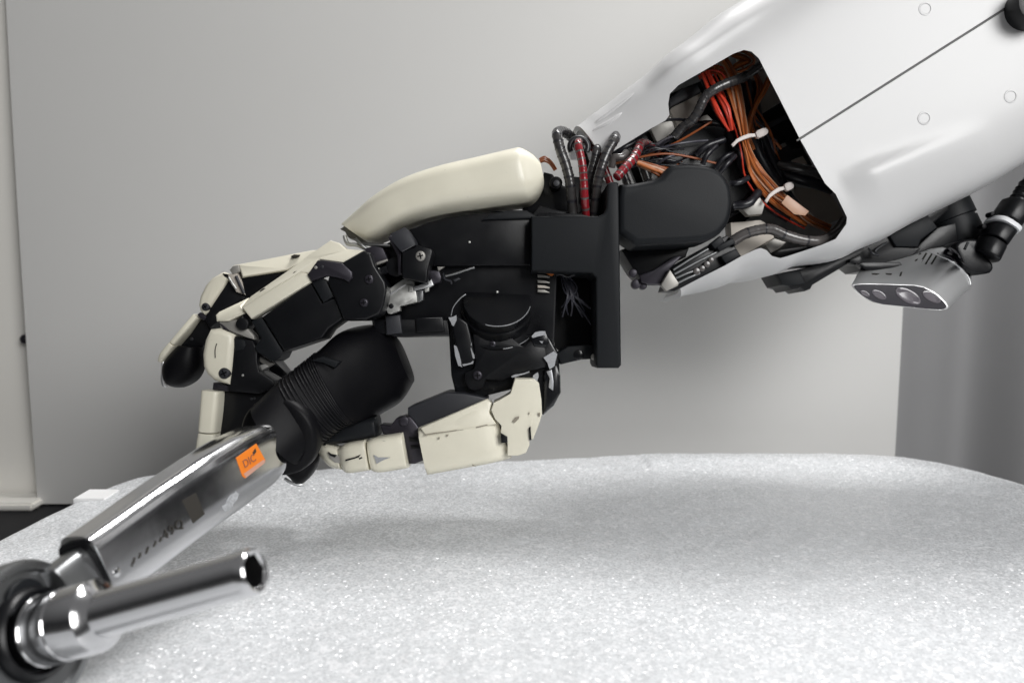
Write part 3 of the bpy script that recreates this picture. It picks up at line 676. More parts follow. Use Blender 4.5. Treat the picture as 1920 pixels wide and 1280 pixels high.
for pts in (((838, 832), (900, 822), (1000, 810), (1095, 795), (1100, 800), (1000, 815), (900, 829), (842, 838)), ((1180, 782), (1255, 766), (1262, 770), (1185, 790)),
            ((1140, 1020), (1160, 1032), (1182, 1046), (1160, 1040)), ((928, 852), (940, 850), (938, 866)), ((980, 836), (1000, 834), (992, 848))):
    plate('paint_chip', Z('E', *pts), .4258 if pts[0][1] < 1000 else .4275, .0006, 'scuff', th, bev=0)
# thumb link and distal pieces
plate('thumb_link', Z('E', (540, 770), (610, 775), (650, 725), (700, 712), (745, 715), (790, 770), (835, 850), (830, 930), (848, 1000), (775, 1030), (735, 1030), (700, 850), (560, 830)), .4385, .014, 'plum', th, bev=.001)
disc('link_pin', *Z('E', (700, 745))[0], .4375, 9, .006, 'plum', th)
plate('link_gap', Z('E', (735, 850), (790, 850), (820, 890), (740, 880)), .4380, .002, 'black', th, bev=.0001)
plate('link_gap', Z('E', (745, 905), (800, 905), (810, 925), (750, 930)), .4380, .002, 'black', th, bev=.0001)
beam('middle_cover', [tuple(Z('E', (470, 868))[0])+tuple(Z('E', (500, 1062))[0])+(.440, .010), tuple(Z('E', (520, 845))[0])+tuple(Z('E', (560, 1074))[0])+(.440, .0115),
      tuple(Z('E', (700, 815))[0])+tuple(Z('E', (740, 1045))[0])+(.440, .0115)], 'cream', th, n=5, capbev=.0008)
beam('distal_cover', [tuple(Z('E', (272, 925))[0])+tuple(Z('E', (303, 1050))[0])+(.442, .007), tuple(Z('E', (330, 882))[0])+tuple(Z('E', (345, 1080))[0])+(.441, .0105),
      tuple(Z('E', (455, 860))[0])+tuple(Z('E', (490, 1060))[0])+(.440, .0115)], 'cream', th, n=4.5, capbev=.0008)
beam('tip_cover', [tuple(Z('E', (118, 895))[0])+tuple(Z('E', (135, 950))[0])+(.446, .004), tuple(Z('E', (190, 882))[0])+tuple(Z('E', (215, 1040))[0])+(.444, .008), tuple(Z('E', (275, 912))[0])+tuple(Z('E', (303, 1062))[0])+(.443, .009)], 'cream', th, n=3, capbev=.001)
plate('tip_recess', Z('E', (192, 955), (215, 970), (262, 970), (290, 1000), (285, 1028), (240, 1020), (205, 990)), .4342, .002, 'greymetal', th, bev=.0003)
plate('paint_chip', Z('E', (195, 948), (215, 962), (255, 970), (240, 985), (208, 972)), .4338, .001, 'black', th, bev=0)
for pts in (((310, 1000), (370, 985), (415, 965), (400, 985), (350, 1000), (312, 1010)), ((400, 990), (445, 972), (440, 982), (405, 1000)), ((150, 886), (180, 895), (178, 906))):
    plate('paint_chip', Z('E', *pts), .4288 if pts[0][0] > 200 else .437, .0008, 'black', th, bev=0)
plate('paint_chip', Z('E', (500, 968), (530, 985), (612, 985), (560, 1005), (520, 1028)), .4279, .0006, 'chip', th, bev=0)
beam('thumb_pad', [tuple(Z('E', (160, 790))[0])+tuple(Z('E', (150, 880))[0])+(.448, .008), tuple(Z('E', (230, 745))[0])+tuple(Z('E', (240, 890))[0])+(.446, .011), tuple(Z('E', (400, 722))[0])+tuple(Z('E', (400, 868))[0])+(.445, .012), tuple(Z('E', (525, 708))[0])+tuple(Z('E', (540, 838))[0])+(.445, .012)], 'anod', th, n=4, capbev=.001)

# ---- back-of-hand cover
Cq = lambda a, b, d, h: tuple(Z('C', a)[0])+tuple(Z('C', b)[0])+(d, h)
bc = beam('hand_back_cover', [Cq((88, 528), (215, 618), .460, .016), Cq((190, 440), (275, 642), .459, .019), Cq((300, 352), (380, 600), .458, .022), Cq((478, 248), (520, 530), .457, .024), Cq((700, 172), (720, 470), .456, .025),
          Cq((950, 112), (990, 430), .456, .025), Cq((1160, 62), (1220, 402), .456, .025), Cq((1215, 55), (1290, 385), .457, .024), Cq((1290, 95), (1340, 340), .458, .022), Cq((1335, 150), (1366, 290), .460, .022)], 'cream', arm, n=3.4, seg=44, sub=6, capbev=.002, ang=60)
plate('cover_lip', Z('C', (58, 545), (88, 526), (150, 560), (215, 612), (270, 640), (210, 640), (110, 600), (90, 560)), .458, .01, 'greymetal', arm, bev=.0006)
tube('tendon', Z('C', (90, 590, .450), (110, 640, .449), (170, 650, .448), (240, 680, .449)), .0012, 'steel', arm, n=8)
tube('tendon', Z('C', (160, 610, .447), (200, 650, .446), (260, 700, .447)), .001, 'satin', arm, n=8)
tube('tendon', Z('C', (200, 640, .449), (300, 650, .448), (380, 655, .449)), .0011, 'satin', arm, n=8)
# ---- knuckle bracket in front of the cover
kb = plate('knuckle_bracket', Z('T', (400, 390), (570, 325), (600, 290), (800, 345), (815, 380), (750, 640), (735, 805), (400, 745), (395, 600)), .4262, .018, 'black', arm, bev=.0008)
plate('bracket_top', Z('T', (205, 180, .431), (240, 130, .430), (430, 42, .430), (480, 70, .430), (560, 190, .4295), (590, 290, .428), (400, 390, .426), (380, 380, .426)), .43, .014, 'slate', kb, bev=.0006)
plate('bracket_edge', Z('T', (205, 190), (240, 140), (395, 395), (400, 700), (340, 690), (330, 440)), .4300, .014, 'plum', kb, bev=.0008)
screw(*Z('T', (652, 442))[0], .4258, 9.5, kb, m='greymetal')
plate('joint_block', Z('T', (-120, 340), (0, 300), (130, 330), (200, 480), (20, 560), (-100, 560)), .436, .015, 'plum', kb, bev=.0006)
plate('joint_block', Z('T', (0, 545), (190, 480), (200, 510), (10, 580)), .4345, .004, 'greymetal', kb, bev=.0003)
plate('joint_block', Z('T', (90, 600), (210, 560), (220, 660), (110, 720), (60, 680)), .436, .008, 'gloss', kb, bev=.0006)
disc('joint_pin', *Z('T', (52, 625))[0], .4345, 4, .004, 'steel', kb)
disc('joint_pin', *Z('T', (300, 590))[0], .436, 18, .01, 'black', kb)
# bare metal lever
lv = plate('metal_lever', Z('T', (180, 870), (240, 880), (400, 770), (470, 760), (560, 800), (600, 1000), (610, 1080), (440, 1120), (365, 1140), (370, 1200), (240, 1245), (200, 1235), (160, 1150), (100, 1150), (170, 1050)), .4400, .006, 'steel', arm, bev=.0004)
disc('pivot_hole', *Z('T', (246, 1135))[0], .4396, 5, .001, 'black', lv)
plate('lever_side', Z('T', (590, 930), (690, 910), (690, 1050), (620, 1090)), .4415, .006, 'satin', lv, bev=.0004)
plate('lever_edge', Z('T', (190, 985), (400, 840), (440, 830), (440, 850), (200, 1010)), .4392, .001, 'alu', lv, bev=.0001)
plate('lever_rod', Z('T', (550, 870), (780, 790), (800, 760), (835, 840), (790, 870), (580, 920)), .4388, .004, 'alu', lv, bev=.0004)
plate('lever_rod', Z('T', (480, 850), (540, 840), (560, 930), (490, 940)), .4390, .004, 'steel', lv, bev=.0004)
plate('lever_rod', Z('T', (700, 900), (780, 870), (765, 930), (720, 945)), .4395, .003, 'steel', lv, bev=.0003)
plate('motor_boss', Z('T', (760, 660), (820, 640), (910, 650), (940, 740), (930, 800), (830, 835), (800, 770), (755, 740)), .4415, .006, 'plum', lv, bev=.0006)
plate('motor_boss', Z('T', (880, 590), (990, 590), (900, 650)), .4410, .003, 'greymetal', lv, bev=.0003)
tube('metal_strip', Z('T', (1000, 720, .4405), (1160, 680, .4405), (1300, 630, .4410), (1400, 600, .4415)), .0007, 'satin', lv, n=6)
tube('metal_strip', Z('T', (965, 680, .4405), (990, 760, .4405), (1070, 790, .4405), (1080, 830, .4410)), .0006, 'slate', lv, n=6)
plate('metal_strip', Z('T', (1100, 770), (1180, 740), (1210, 760), (1130, 800)), .4410, .002, 'slate', lv, bev=.0003)
for k, (x, y) in (('T', (1330, 250)), ('T', (1715, 940))):
    q = Z(k, (x, y))[0]; disc('pin', q[0], q[1], .4455, 2.2, .004, 'steel', palm)

# ---- index finger (front)
fi = plate('index_finger', Z('A', (1340, 262), (1480, 185), (1530, 200), (1560, 290), (1630, 400), (1640, 460), (1620, 560), (1590, 620), (1500, 662), (1345, 665), (1300, 560), (1230, 400), (1250, 330)), .4240, .020, 'black', arm, bev=.0012, seg=3)
plate('phalanx_body', Z('A', (780, 640), (1118, 400), (1195, 545), (1285, 505), (1342, 650), (1240, 722), (1195, 790), (930, 880)), .4262, .020, 'black', fi, bev=.0012, seg=3)
plate('end_block', Z('A', (700, 668), (778, 642), (925, 880), (905, 925), (870, 948), (845, 948), (740, 885), (725, 850), (770, 790)), .4272, .018, 'anod', fi, bev=.0012)
plate('phalanx_insert', Z('A', (1118, 402), (1190, 370), (1225, 395), (1275, 500), (1200, 545)), .4250, .01, 'slate' if 0 else 'anod', fi, bev=.0008)
plate('lever_arm', Z('A', (1090, 350), (1162, 250), (1200, 250), (1330, 268), (1400, 330), (1402, 372), (1375, 402), (1340, 380), (1232, 358), (1120, 396)), .4222, .004, 'plum', fi, bev=.0008)
screw(*Z('A', (1518, 382))[0], .4232, 8.5, fi); screw(*Z('A', (1483, 543))[0], .4232, 8, fi)
disc('rivet', *Z('A', (1150, 300))[0], .4217, 3, .002, 'greymetal', fi); disc('rivet', *Z('A', (1195, 295))[0], .4217, 3, .002, 'slate', fi)
# cream covers: side strip, top face, knuckle saddle
plate('side_cover', Z('A', (636, 574), (1050, 330), (1100, 345), (1118, 400), (703, 656)), .4238, .010, 'cream', fi, bev=.0010, seg=3)
plate('top_cover', Z('A', (636, 574, .4240), (700, 500, .438), (980, 330, .440), (1080, 230, .440), (1250, 112, .438), (1310, 130, .436), (1360, 172, .434), (1485, 182, .430), (1340, 266, .4252), (1180, 246, .4242), (1110, 345, .4240), (1050, 335, .4238)), .43, .014, 'cream', fi, bev=.0008)
plate('cover_slot', Z('A', (975, 362), (1000, 330), (1050, 312), (1055, 325), (1000, 362)), .4278, .004, 'etch', fi, bev=.0003)
plate('link_cover', Z('A', (456, 630, .430), (480, 605, .430), (690, 505, .436), (640, 570, .428), (665, 615, .4265), (545, 672, .4265), (462, 672, .4275)), .428, .008, 'cream', fi, bev=.0010, seg=3)
plate('cover_slot', Z('A', (760, 462), (790, 442), (810, 445), (770, 470)), .4340, .003, 'etch', fi, bev=.0002)
plate('inner_link', Z('A', (480, 675), (600, 660), (640, 680), (720, 770), (725, 800), (660, 780), (540, 730), (490, 715)), .4285, .008, 'greymetal', fi, bev=.0006)
plate('inner_link', Z('A', (470, 680), (500, 690), (560, 740), (520, 730)), .4282, .004, 'plum', fi, bev=.0004)
disc('link_roller', *Z('A', (640, 690))[0], .4260, 12, .012, 'black', fi)
disc('link_roller', *Z('A', (680, 640))[0], .4275, 9, .012, 'black', fi)
# middle link
plate('middle_cover', Z('A', (415, 725), (480, 718), (580, 764), (576, 850), (565, 980), (548, 1112), (500, 1100), (440, 1082), (392, 1040), (365, 985), (360, 900), (378, 800)), .4262, .018, 'cream', fi, bev=.0042, seg=5, ang=60)
tube('crack', Z('A', (466, 825, .4259), (455, 870, .4259), (456, 925, .4259)), .00022, 'black', fi, n=5)
screw(*Z('A', (515, 1032))[0], .4256, 10.5, fi, m='slate')
plate('middle_body', Z('A', (578, 770), (650, 800), (715, 800), (745, 870), (745, 950), (760, 1020), (860, 1080), (865, 1130), (760, 1175), (540, 1155), (556, 1010), (572, 880)), .4288, .018, 'black', fi, bev=.001)
plate('middle_insert', Z('A', (582, 790), (655, 800), (668, 835), (650, 870), (590, 880)), .4280, .004, 'anod', fi, bev=.0006)
disc('rivet', *Z('A', (645, 1045))[0], .4284, 2.2, .002, 'steel', fi)
plate('joint_plate', Z('A', (735, 900), (790, 925), (860, 965), (830, 985), (780, 960), (745, 940)), .4335, .004, 'greymetal', fi, bev=.0004)
plate('joint_plate', Z('A', (745, 980), (800, 965), (832, 985), (765, 1020)), .4335, .004, 'steel', fi, bev=.0004)
plate('joint_plate', Z('A', (440, 1095), (480, 1100), (560, 1120), (555, 1160), (435, 1145)), .431, .01, 'plum', fi, bev=.0006)
beam('distal_cover', [(385, 730, 419, 733, .432, .008), (383, 770, 416, 772, .432, .009), (380, 806, 412, 809, .433, .009)], 'cream', fi, n=5, capbev=.0005)
beam('fingertip_cover', [(380, 809, 412, 811, .433, .009), (376, 832, 412, 838, .436, .009), (372, 870, 410, 880, .442, .008)], 'cream', fi, n=5, capbev=.0005)
plate('distal_body', Z('B', (212, 120), (420, 115), (560, 90), (500, 300), (340, 420), (150, 560), (170, 480), (195, 405)), .4342, .018, 'black', fi, bev=.001)
for x, y in ((410, 175), (430, 172)): disc('rivet', *Z('B', (x, y))[0], .4337, 2.5, .001, 'slate', fi)
# ---- third finger wraps behind the wrench: its tip shows under the collar
tipA = P(560, 868, .445)
rf = beam('ring_finger', [(470, 560, 520, 680, .462, .009), (450, 640, 560, 720, .470, .010), (470, 740, 580, 790, .470, .010), (500, 800, 600, 830, .462, .010), (530, 850, 590, 845, .452, .010)], 'black', arm, n=3)
beam('fingertip_pad', [(598, 846, 562, 845, .440, .006), (597, 866, 540, 868, .438, .010), (588, 886, 536, 882, .438, .010), (572, 903, 545, 890, .439, .008), (562, 906, 552, 902, .440, .004)], 'grip', rf, n=2.4)
tube('nail_rim', Z('B', (640, 725, .436), (690, 755, .4355), (740, 770, .436), (765, 768, .437), (768, 750, .438)), .0009, 'alu', rf, n=6)
# ---- middle finger (behind, reaching furthest left)
mf = plate('middle_finger', Z('A', (635, 360), (960, 318), (1080, 240), (1100, 330), (985, 350), (740, 492), (655, 505), (640, 440)), .4490, .018, 'black', arm, bev=.001)
plate('phalanx_cover', Z('A', (555, 312, .452), (575, 285, .454), (612, 278, .454), (970, 212, .452), (1110, 182, .448), (1180, 175, .446), (1060, 262, .444), (960, 320, .4465), (640, 372, .4475), (622, 300, .449)), .45, .016, 'cream', mf, bev=.0010, seg=3)
plate('cover_slot', Z('A', (975, 222), (1000, 210), (1040, 212), (1030, 228), (990, 236)), .4465, .003, 'etch', mf, bev=.0003)
plate('cover_end', Z('A', (552, 318), (575, 288), (620, 282), (625, 330), (600, 340), (575, 350)), .4476, .006, 'greymetal', mf, bev=.0008)
plate('joint_link', Z('A', (540, 350), (600, 330), (640, 400), (662, 490), (600, 470), (555, 400)), .4482, .008, 'taupe', mf, bev=.0006)
tube('joint_pin', Z('A', (550, 370, .4468), (600, 450, .4468)), .0007, 'steel', mf, n=6)
tube('joint_pin', Z('A', (600, 360, .4475), (655, 480, .4475)), .0009, 'slate', mf, n=6)
plate('middle_cover', Z('A', (492, 335), (510, 330), (555, 345), (540, 390), (420, 570), (400, 610), (375, 628), (348, 605), (335, 560), (345, 500), (385, 420), (430, 370)), .4488, .012, 'cream', mf, bev=.0030, seg=4, ang=60)
plate('cover_slot', Z('A', (505, 340), (555, 348), (548, 375), (520, 362)), .4484, .002, 'black', mf, bev=.0002)
screw(*Z('A', (386, 572))[0], .4482, 7.5, mf, m='slate')
plate('middle_body', Z('A', (550, 385), (600, 450), (655, 500), (640, 530), (520, 600), (455, 640), (465, 680), (420, 720), (385, 670), (395, 610)), .4510, .014, 'black', mf, bev=.001)
plate('joint_link', Z('A', (330, 625), (350, 610), (395, 640), (380, 665), (350, 650)), .4505, .006, 'plum', mf, bev=.0004)
beam('distal_cover', [tuple(Z('A', (325, 622))[0])+tuple(Z('A', (360, 652))[0])+(.455, .006), tuple(Z('A', (250, 720))[0])+tuple(Z('A', (285, 750))[0])+(.455, .008), tuple(Z('A', (178, 810))[0])+tuple(Z('A', (212, 838))[0])+(.456, .009)], 'cream', mf, n=4, capbev=.0005)
beam('fingertip_cover', [tuple(Z('A', (175, 814))[0])+tuple(Z('A', (210, 842))[0])+(.456, .009), tuple(Z('A', (110, 890))[0])+tuple(Z('A', (165, 905))[0])+(.457, .009), tuple(Z('A', (88, 945))[0])+tuple(Z('A', (120, 960))[0])+(.458, .007)], 'cream', mf, n=4, capbev=.0005)
plate('distal_body', Z('A', (352, 655), (395, 665), (440, 700), (410, 790), (370, 850), (230, 860), (215, 838), (290, 750)), .4555, .014, 'black', mf, bev=.001)
beam('fingertip_pad', [tuple(Z('A', (215, 840))[0])+tuple(Z('A', (372, 852))[0])+(.457, .010), tuple(Z('A', (140, 920))[0])+tuple(Z('A', (378, 940))[0])+(.457, .0115), tuple(Z('A', (106, 985))[0])+tuple(Z('A', (368, 1010))[0])+(.457, .0115),
      tuple(Z('A', (108, 1060))[0])+tuple(Z('A', (335, 1070))[0])+(.457, .010), tuple(Z('A', (140, 1110))[0])+tuple(Z('A', (285, 1108))[0])+(.457, .007), tuple(Z('A', (185, 1128))[0])+tuple(Z('A', (240, 1128))[0])+(.457, .003)], 'grip', mf, n=2.3, sub=5, ang=60)
tube('nail_rim', Z('A', (95, 950, .453), (98, 1010, .452), (92, 1070, .452), (104, 1112, .453), (122, 1112, .454)), .0012, 'alu', mf, n=6)
disc('rivet', *Z('A', (292, 795))[0], .4550, 3, .002, 'slate', mf)
# ---- camera mount under the forearm
mt = plate('sensor_mount', Z('I', (135, 666), (300, 632), (550, 570), (700, 490), (1000, 340), (1300, 165), (1365, 130), (1385, 200), (1240, 330), (1060, 470), (1180, 480), (1060, 600), (1040, 640), (780, 640), (720, 592), (664, 588), (560, 650), (400, 745), (385, 775), (345, 790), (312, 765), (290, 776), (250, 782), (225, 755), (182, 745)), .488, .030, 'black', arm, bev=.001)
plate('mount_block', Z('I', (135, 666), (305, 634), (350, 740), (225, 752), (182, 745)), .4865, .006, 'anod', mt, bev=.0006)
plate('mount_plate', Z('I', (950, 390), (1230, 240), (1300, 330), (1180, 420), (1160, 470), (1000, 470)), .4855, .01, 'anod', mt, bev=.0008)
lathe('mount_collar', P(*Z('I', (1330, 190))[0], .515), (P(*Z('I', (1420, 380))[0], .512)-P(*Z('I', (1330, 190))[0], .515)), [(0, .001), (0, .017), (.010, .017), (.0105, .0155), (.012, .0155), (.012, .0165), (.030, .0165), (.031, .001)], 'anod', mt, n=40)
plate('mount_block', Z('I', (1120, 520), (1180, 440), (1300, 330), (1430, 300), (1450, 440), (1420, 480), (1250, 500), (1180, 560)), .496, .02, 'black', mt, bev=.001)
plate('mount_clip', Z('I', (725, 596), (760, 580), (1030, 580), (1060, 610), (1040, 640), (790, 640)), .4790, .006, 'black', mt, bev=.0010)
plate('mount_clip', Z('I', (668, 560), (740, 530), (760, 560), (745, 600), (690, 600), (664, 585)), .4840, .006, 'black', mt, bev=.0010)
tube('mount_wire', Z('I', (800, 480, .484), (830, 520, .482), (870, 530, .483), (850, 500, .484), (930, 440, .486)), .0006, 'slate', mt, n=6)

# ================================================================== DEPTH CAMERA
dc = thing('depth_camera', 'small silver depth camera with dark four-lens front hanging beneath the white forearm', 'camera', P(1700, 530, .49))
fa = Z('I', (672, 742), (760, 735), (960, 740), (1180, 748), (1290, 805), (1378, 890), (1372, 924), (1300, 928), (1080, 906), (850, 882), (745, 825), (690, 775))
ba = Z('I', (740, 628), (830, 600), (1040, 560), (1300, 462), (1440, 500), (1553, 700), (1550, 745), (1520, 790), (1200, 760), (900, 700), (790, 660), (745, 640))
r0 = [P(x, y, .466 - (x-1600)*.00003) for x, y in fa]; r1 = [P(x, y, .487 - (x-1650)*.00003) for x, y in ba]
def subr(r): return [tuple(v) for v in r]
s0 = [Vector(v) for v in chaikin(subr(r0), 1)]; s1 = [Vector(v) for v in chaikin(subr(r1), 1)]
body = rings_to_mesh('body', [[a+(b-a)*t for a, b in zip(s0, s1)] for t in (0, .03, .25, .5, .75, .94, 1)], 'alu', dc, capbev=.0008, ang=40)
c0_ = sum(s0, Vector())/len(s0); nrm = (r0[3]-r0[0]).cross(r0[8]-r0[0]).normalized(); nrm = nrm if nrm.dot(F_) < 0 else -nrm
fr = [c0_+(v-c0_)*.945+nrm*.0006 for v in s0]; fb = [c0_+(v-c0_)*.955-nrm*.001 for v in s0]
fpn = rings_to_mesh('front_glass', [fb, fr], 'glass', dc, ang=30)
def onface(x, y):
    d = (P(x, y, 1)-C_); t = (fr[0]-C_).dot(nrm)/d.dot(nrm); return C_+d*t
for cx_, cy_, a_, b_ in ((775, 808, 38, 17), (876, 816, 58, 26), (1085, 826, 102, 46), (1255, 832, 74, 33)):
    q0 = []
    for k in range(28):
        t = 2*math.pi*k/28; ex = a_*math.cos(t); ey = b_*math.sin(t); an = math.radians(28)
        x, y = Z('I', (cx_+ex*math.cos(an)-ey*math.sin(an), cy_+ex*math.sin(an)+ey*math.cos(an)))[0]
        q0.append(onface(x, y))
    cc = sum(q0, Vector())/len(q0)
    rings_to_mesh('lens', [[v-nrm*.0003 for v in q0], [cc+(v-cc)*.97+nrm*.0003 for v in q0], [cc+(v-cc)*.80+nrm*.00035 for v in q0], [cc+(v-cc)*.72+nrm*.0001 for v in q0]], 'lens', dc, ang=30)
tbd = bvh(body)
for k in range(4):
    x = 1120+k*42; decal('vent_slot', Z('I', (x, 596), (x+12, 600), (x+62, 520), (x+50, 514)), tbd, 'etch', dc)
for x in (820, 920): decal('cover_slot', Z('I', (x, 662), (x+60, 664), (x+55, 676), (x+8, 672)), tbd, 'etch', dc)
decal('cover_slot', Z('I', (1030, 655), (1045, 650), (1036, 682), (1020, 684)), tbd, 'etch', dc)
ringp = []
for x, y in Z('I', (1225, 500), (1290, 530), (1370, 560), (1440, 605), (1490, 655), (1520, 700), (1532, 745)):
    l, nn = hit(tbd, x, y)
    if l: ringp.append(tuple(l+nn*.0001))
if len(ringp) > 3: tube_world('end_ring', [Vector(p) for p in spline(ringp, 4)], .0007, 'alu', dc, n=8)
decal('end_cap', Z('I', (1335, 520), (1350, 490), (1390, 474), (1432, 500), (1490, 590), (1530, 670), (1520, 690), (1450, 600), (1390, 545)), tbd, 'plum', dc, h=.0005)
disc('rear_port', *Z('I', (1387, 522))[0], .4795, 5, .002, 'steel', dc)
# connector and its cable
el = plate('cable_connector', Z('Q', (60, 950), (110, 890), (200, 862), (330, 862), (290, 985), (340, 1000), (480, 1118), (488, 1190), (445, 1240), (250, 1250), (150, 1160)), .476, .016, 'black', dc, bev=.0016, seg=3, sm=1)
plate('connector_rib', Z('Q', (160, 970), (200, 890), (225, 895), (185, 980)), .4752, .004, 'anod', el, bev=.0004)
def seg_(name, a, b, c, d, dd, h, m, **k): return beam(name, [tuple(Z('Q', a)[0])+tuple(Z('Q', b)[0])+(dd, h), tuple(Z('Q', c)[0])+tuple(Z('Q', d)[0])+(dd+.002, h)], m, dc, n=3, lin=True, **k)
seg_('plug_body', (280, 990), (490, 1120), (362, 835), (562, 970), .478, .0105, 'black')
seg_('plug_body', (372, 818), (570, 955), (448, 680), (680, 800), .479, .0105, 'black')
seg_('plug_ring', (438, 655), (688, 818), (472, 612), (722, 782), .480, .0115, 'whiteplug')
seg_('plug_tail', (500, 600), (722, 750), (622, 415), (850, 560), .481, .0105, 'black')
tube('cable_boot', Z('Q', (735, 470, .484), (790, 380, .485), (850, 290, .486), (1000, 100, .49)), .0048, 'black', dc, sub=8, ribs=4, ribh=.12, n=16)
disc('thumb_screw', *Z('Q', (388, 725))[0], .480, 5.5, .006, 'grip', dc); disc('thumb_screw', *Z('Q', (480, 590))[0], .481, 5, .006, 'grip', dc)

# ================================================================== WRENCH
wr_ = thing('torque_wrench', 'chrome ratchet wrench with black ribbed grip and long socket, held in the robot hand', 'wrench', P(300, 950, .34))
def rbeam(name, cen, sec, phi, n, m, parent, seg=40, sub=8, capbev=.0006, ang=40):
    """cen: (x,y,d), sec: (ha,hb) metres"""
    pts = [P(*c) for c in cen]; ax = (pts[-1]-pts[0]).normalized()
    dv = (F_ - ax*F_.dot(ax)).normalized(); sd = ax.cross(dv).normalized()
    if sd.dot(U_) < 0: sd = -sd
    A = sd*math.cos(phi)-dv*math.sin(phi); Bv = -dv*math.cos(phi)-sd*math.sin(phi)
    sp = spline([tuple(c)+tuple(s_) for c, s_ in zip(cen, sec)], sub); rings = []
    for x, y, d, ha, hb in sp:
        c = P(x, y, d)
        rings.append([c+A*ha*spow(math.cos(t), 2/n)+Bv*hb*spow(math.sin(t), 2/n) for t in [2*math.pi*(k+.5)/seg for k in range(seg)]])
    return rings_to_mesh(name, rings, m, parent, capbev=capbev, ang=ang), A, Bv, ax
PHI = math.radians(31)
barrel, bA, bB, bax = rbeam('barrel', [(165, 1073, .298), (232, 1023, .316), (303, 971, .336), (373, 922, .356), (430, 884, .375), (468, 861, .388), (490, 847, .395), (504, 838, .399), (513, 832, .403)],
    [(.0152, .0100), (.0155, .0102), (.0160, .0105), (.0164, .0110), (.0165, .0115), (.0160, .0115), (.0146, .0108), (.0122, .0095), (.0090, .0075)], PHI, 3.6, 'chrome', wr_, seg=56)
rbeam('barrel_mouth', [(160, 1077, .2965), (178, 1064, .301)], [(.0132, .0082)]*2, PHI, 5, 'black', wr_, capbev=0)
tbar = bvh(barrel)
decal('sticker', [(442, 858), (480, 831), (497, 862), (493, 870), (459, 896), (454, 892)], tbar, 'orange', wr_, h=.00018)
stk = tbar
decal('sticker_print', [(456, 888), (494, 861), (497, 866), (461, 895)], tbar, 'pinkprint', wr_, h=.00028)
decal('sticker_print', [(473, 848), (478, 840), (480, 846), (475, 854)], tbar, 'etch', wr_, h=.00030)
decal('etched_square', [(341, 938), (367, 923), (384, 963), (362, 981)], tbar, 'etch', wr_, h=.00008)
decal('clear_film_scrap', ragged(420, 955, 446, 922, 10, 8), tbar, 'film', wr_, h=.00022, sub=2)
def text(s, x, y, size, m, parent, name, h=.0002, sp=1.):
    l, nn = hit(tbar, x, y)
    if l is None: return
    cu = bpy.data.curves.new(name, 'FONT'); cu.body = s; cu.size = size; cu.align_x = 'CENTER'; cu.align_y = 'CENTER'; cu.extrude = .00006; cu.space_character = sp
    o = bpy.data.objects.new(name, cu); COL.objects.link(o)
    bpy.context.view_layer.update()
    me = bpy.data.meshes.new_from_object(o.evaluated_get(bpy.context.evaluated_depsgraph_get())); bpy.data.objects.remove(o)
    o = bpy.data.objects.new(name, me); COL.objects.link(o); me.materials.clear(); me.materials.append(M[m])
    xx = (bax - nn*bax.dot(nn)).normalized(); yy = nn.cross(xx)
    mw = Matrix((xx, yy, nn)).transposed().to_4x4(); mw.translation = l+nn*h
    o.parent = parent; o.matrix_basis = Matrix.Translation(-wloc(parent)) @ mw
    return o
text('DIC', 467, 864, .0052, 'printbrown', wr_, 'sticker_print', h=.0003)
text('49Q', 324, 992, .0056, 'etch', wr_, 'etched_number', h=.0004, sp=1.25)
for i, (x, y, w_) in enumerate(((250, 1052, 9), (262, 1040, 6), (276, 1030, 8), (290, 1018, 7), (301, 1010, 5))):
    decal('etched_mark', ragged(x-w_*.3, y+w_, x+w_*.3, y-w_*.8, 2.2, 4), tbar, 'etch', wr_, h=.0002, sub=1)
l, nn = hit(tbar, 219, 1072)
if l: lathe('lock_pin', l-nn*.0008, nn, [(0, .0020), (.0010, .0018), (.0014, .0012), (.0015, .0001)], 'chrome', wr_, n=20)
# grip
GST = [(478, 762, 562, 868, .406, .0178), (522, 718, 604, 832, .416, .0186), (570, 681, 650, 798, .428, .0195), (604, 654, 676, 790, .437, .0205), (642, 622, 696, 786, .446, .0215), (690, 609, 718, 774, .455, .0215), (726, 614, 752, 752, .463, .0195), (743, 634, 775, 716, .468, .0165)]
grip = beam('grip', GST, 'grip', wr_, n=2.6, seg=48, sub=8, capbev=.003, ang=60)
gr = beam_rings(GST, 2.6, 48, 16)
for k in range(12):
    r = gr[int(16*(1.2+.14*k))]; c = sum(r, Vector())/48
    bm = bmesh.new(); RR = []
    axg = (gr[min(len(gr)-1, int(16*(1.2+.14*k))+1)][0]-r[0]).normalized()
    for v in r:
        o_ = (v-c).normalized(); RR.append([bm.verts.new(v+o_*.0007*math.cos(a)+axg*.0007*math.sin(a)) for a in [math.pi*2*q/6 for q in range(6)]])
    for i in range(48):
        for j in range(6): bm.faces.new((RR[i][j], RR[i][(j+1) % 6], RR[(i+1) % 48][(j+1) % 6], RR[(i+1) % 48][j]))
    link('rib', bm, 'grip', grip, ang=60)
ca, cb = P(517, 822, .402), P(560, 788, .416); cax = (cb-ca).normalized()
cax = (cax*.55 + F_*.75).normalized()
lathe('collar', ca, cax, [(0, .0005), (0, .0145), (.0006, .0160), (.0012, .0190), (.0025, .0203), (.005, .0208), (.009, .0208), (.012, .0200), (.014, .018), (.015, .002)], 'grip', wr_, n=64, ang=50)
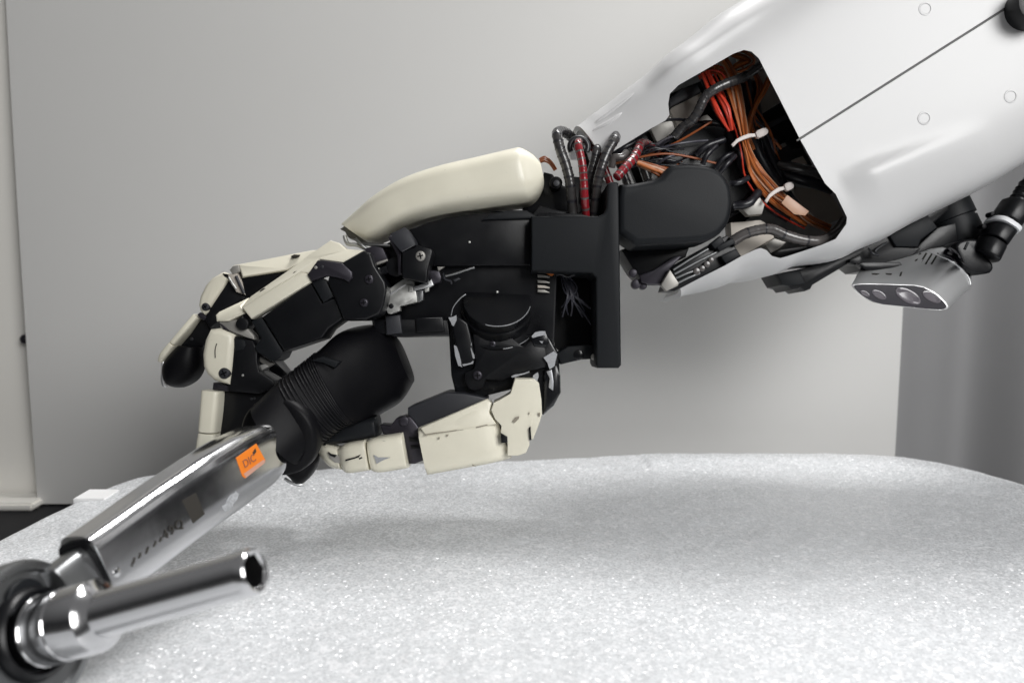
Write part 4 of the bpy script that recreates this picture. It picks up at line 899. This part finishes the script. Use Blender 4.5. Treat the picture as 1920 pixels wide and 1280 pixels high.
plate('grip_tab', Z('A', (1110, 945), (1200, 915), (1320, 950), (1280, 995), (1200, 960)), .4180, .005, 'anod', wr_, bev=.0008)
# ratchet head
sA = P(88, 1180, .270); sB = P(490, 1066, .2525); sax = (sB-sA).normalized()
head = lathe('ratchet_head', sA-sax*.007, sax, [(-.013, .001), (-.013, .0230), (-.0115, .0248), (-.0095, .0255), (.0005, .0255), (.0022, .0246), (.0028, .0230), (.0028, .0216), (.0012, .0210), (.0010, .001)], 'satin', wr_, n=72, ang=30)
lathe('drive_ring', sA-sax*.007, sax, [(.0008, .0162), (.0030, .0158), (.0042, .0145), (.0046, .0138), (.0030, .0130), (.0012, .0128)], 'black', head, n=64, ang=40)
# reversing plate and its small dot at the top of the head face
up_h = (U_ - sax*U_.dot(sax)).normalized(); rt_h = sax.cross(up_h)
lathe('reversing_plate', sA-sax*.0058+up_h*.0105, sax, [(0, .0086), (.0014, .0084), (.0018, .0078), (.0018, .001)], 'anod', head, n=40)
lathe('detent', sA-sax*.0042+up_h*.0145-rt_h*.003, sax, [(0, .0014), (.0004, .0012), (.0005, .0001)], 'black', head, n=16)
rbeam('head_neck', [(110, 1120, .283), (150, 1085, .294), (200, 1045, .306)], [(.0110, .0068), (.0108, .0068), (.0105, .0068)], PHI, 4, 'satin', wr_)
rbeam('head_tail', [(-90, 1120, .30), (-20, 1105, .292), (60, 1100, .285)], [(.006, .006), (.007, .007), (.009, .008)], PHI, 2.5, 'satin', wr_)
# socket
rb, rt = .0121, .00765
prof = [(-.011, .001), (-.011, rb*.97), (-.010, rb), (.0, rb), (.0004, rb*.965), (.0012, rb*.965), (.0016, rb), (.0095, rb), (.0099, rb*.965), (.0107, rb*.965), (.0111, rb), (.0205, rb), (.0214, rb*.98), (.0222, rb*.90), (.0232, rb*.74), (.0238, rt*1.02), (.0246, rt),
        (.0785, rt), (.0805, rt*.98), (.0817, rt*.93), (.0822, rt*.86), (.0820, rt*.80, .2), (.0812, rt*.76, 1), (.0640, rt*.74, 1), (.0640, .0005)]
lathe('socket', sA, sax, prof, 'chrome', wr_, n=72, ang=24)
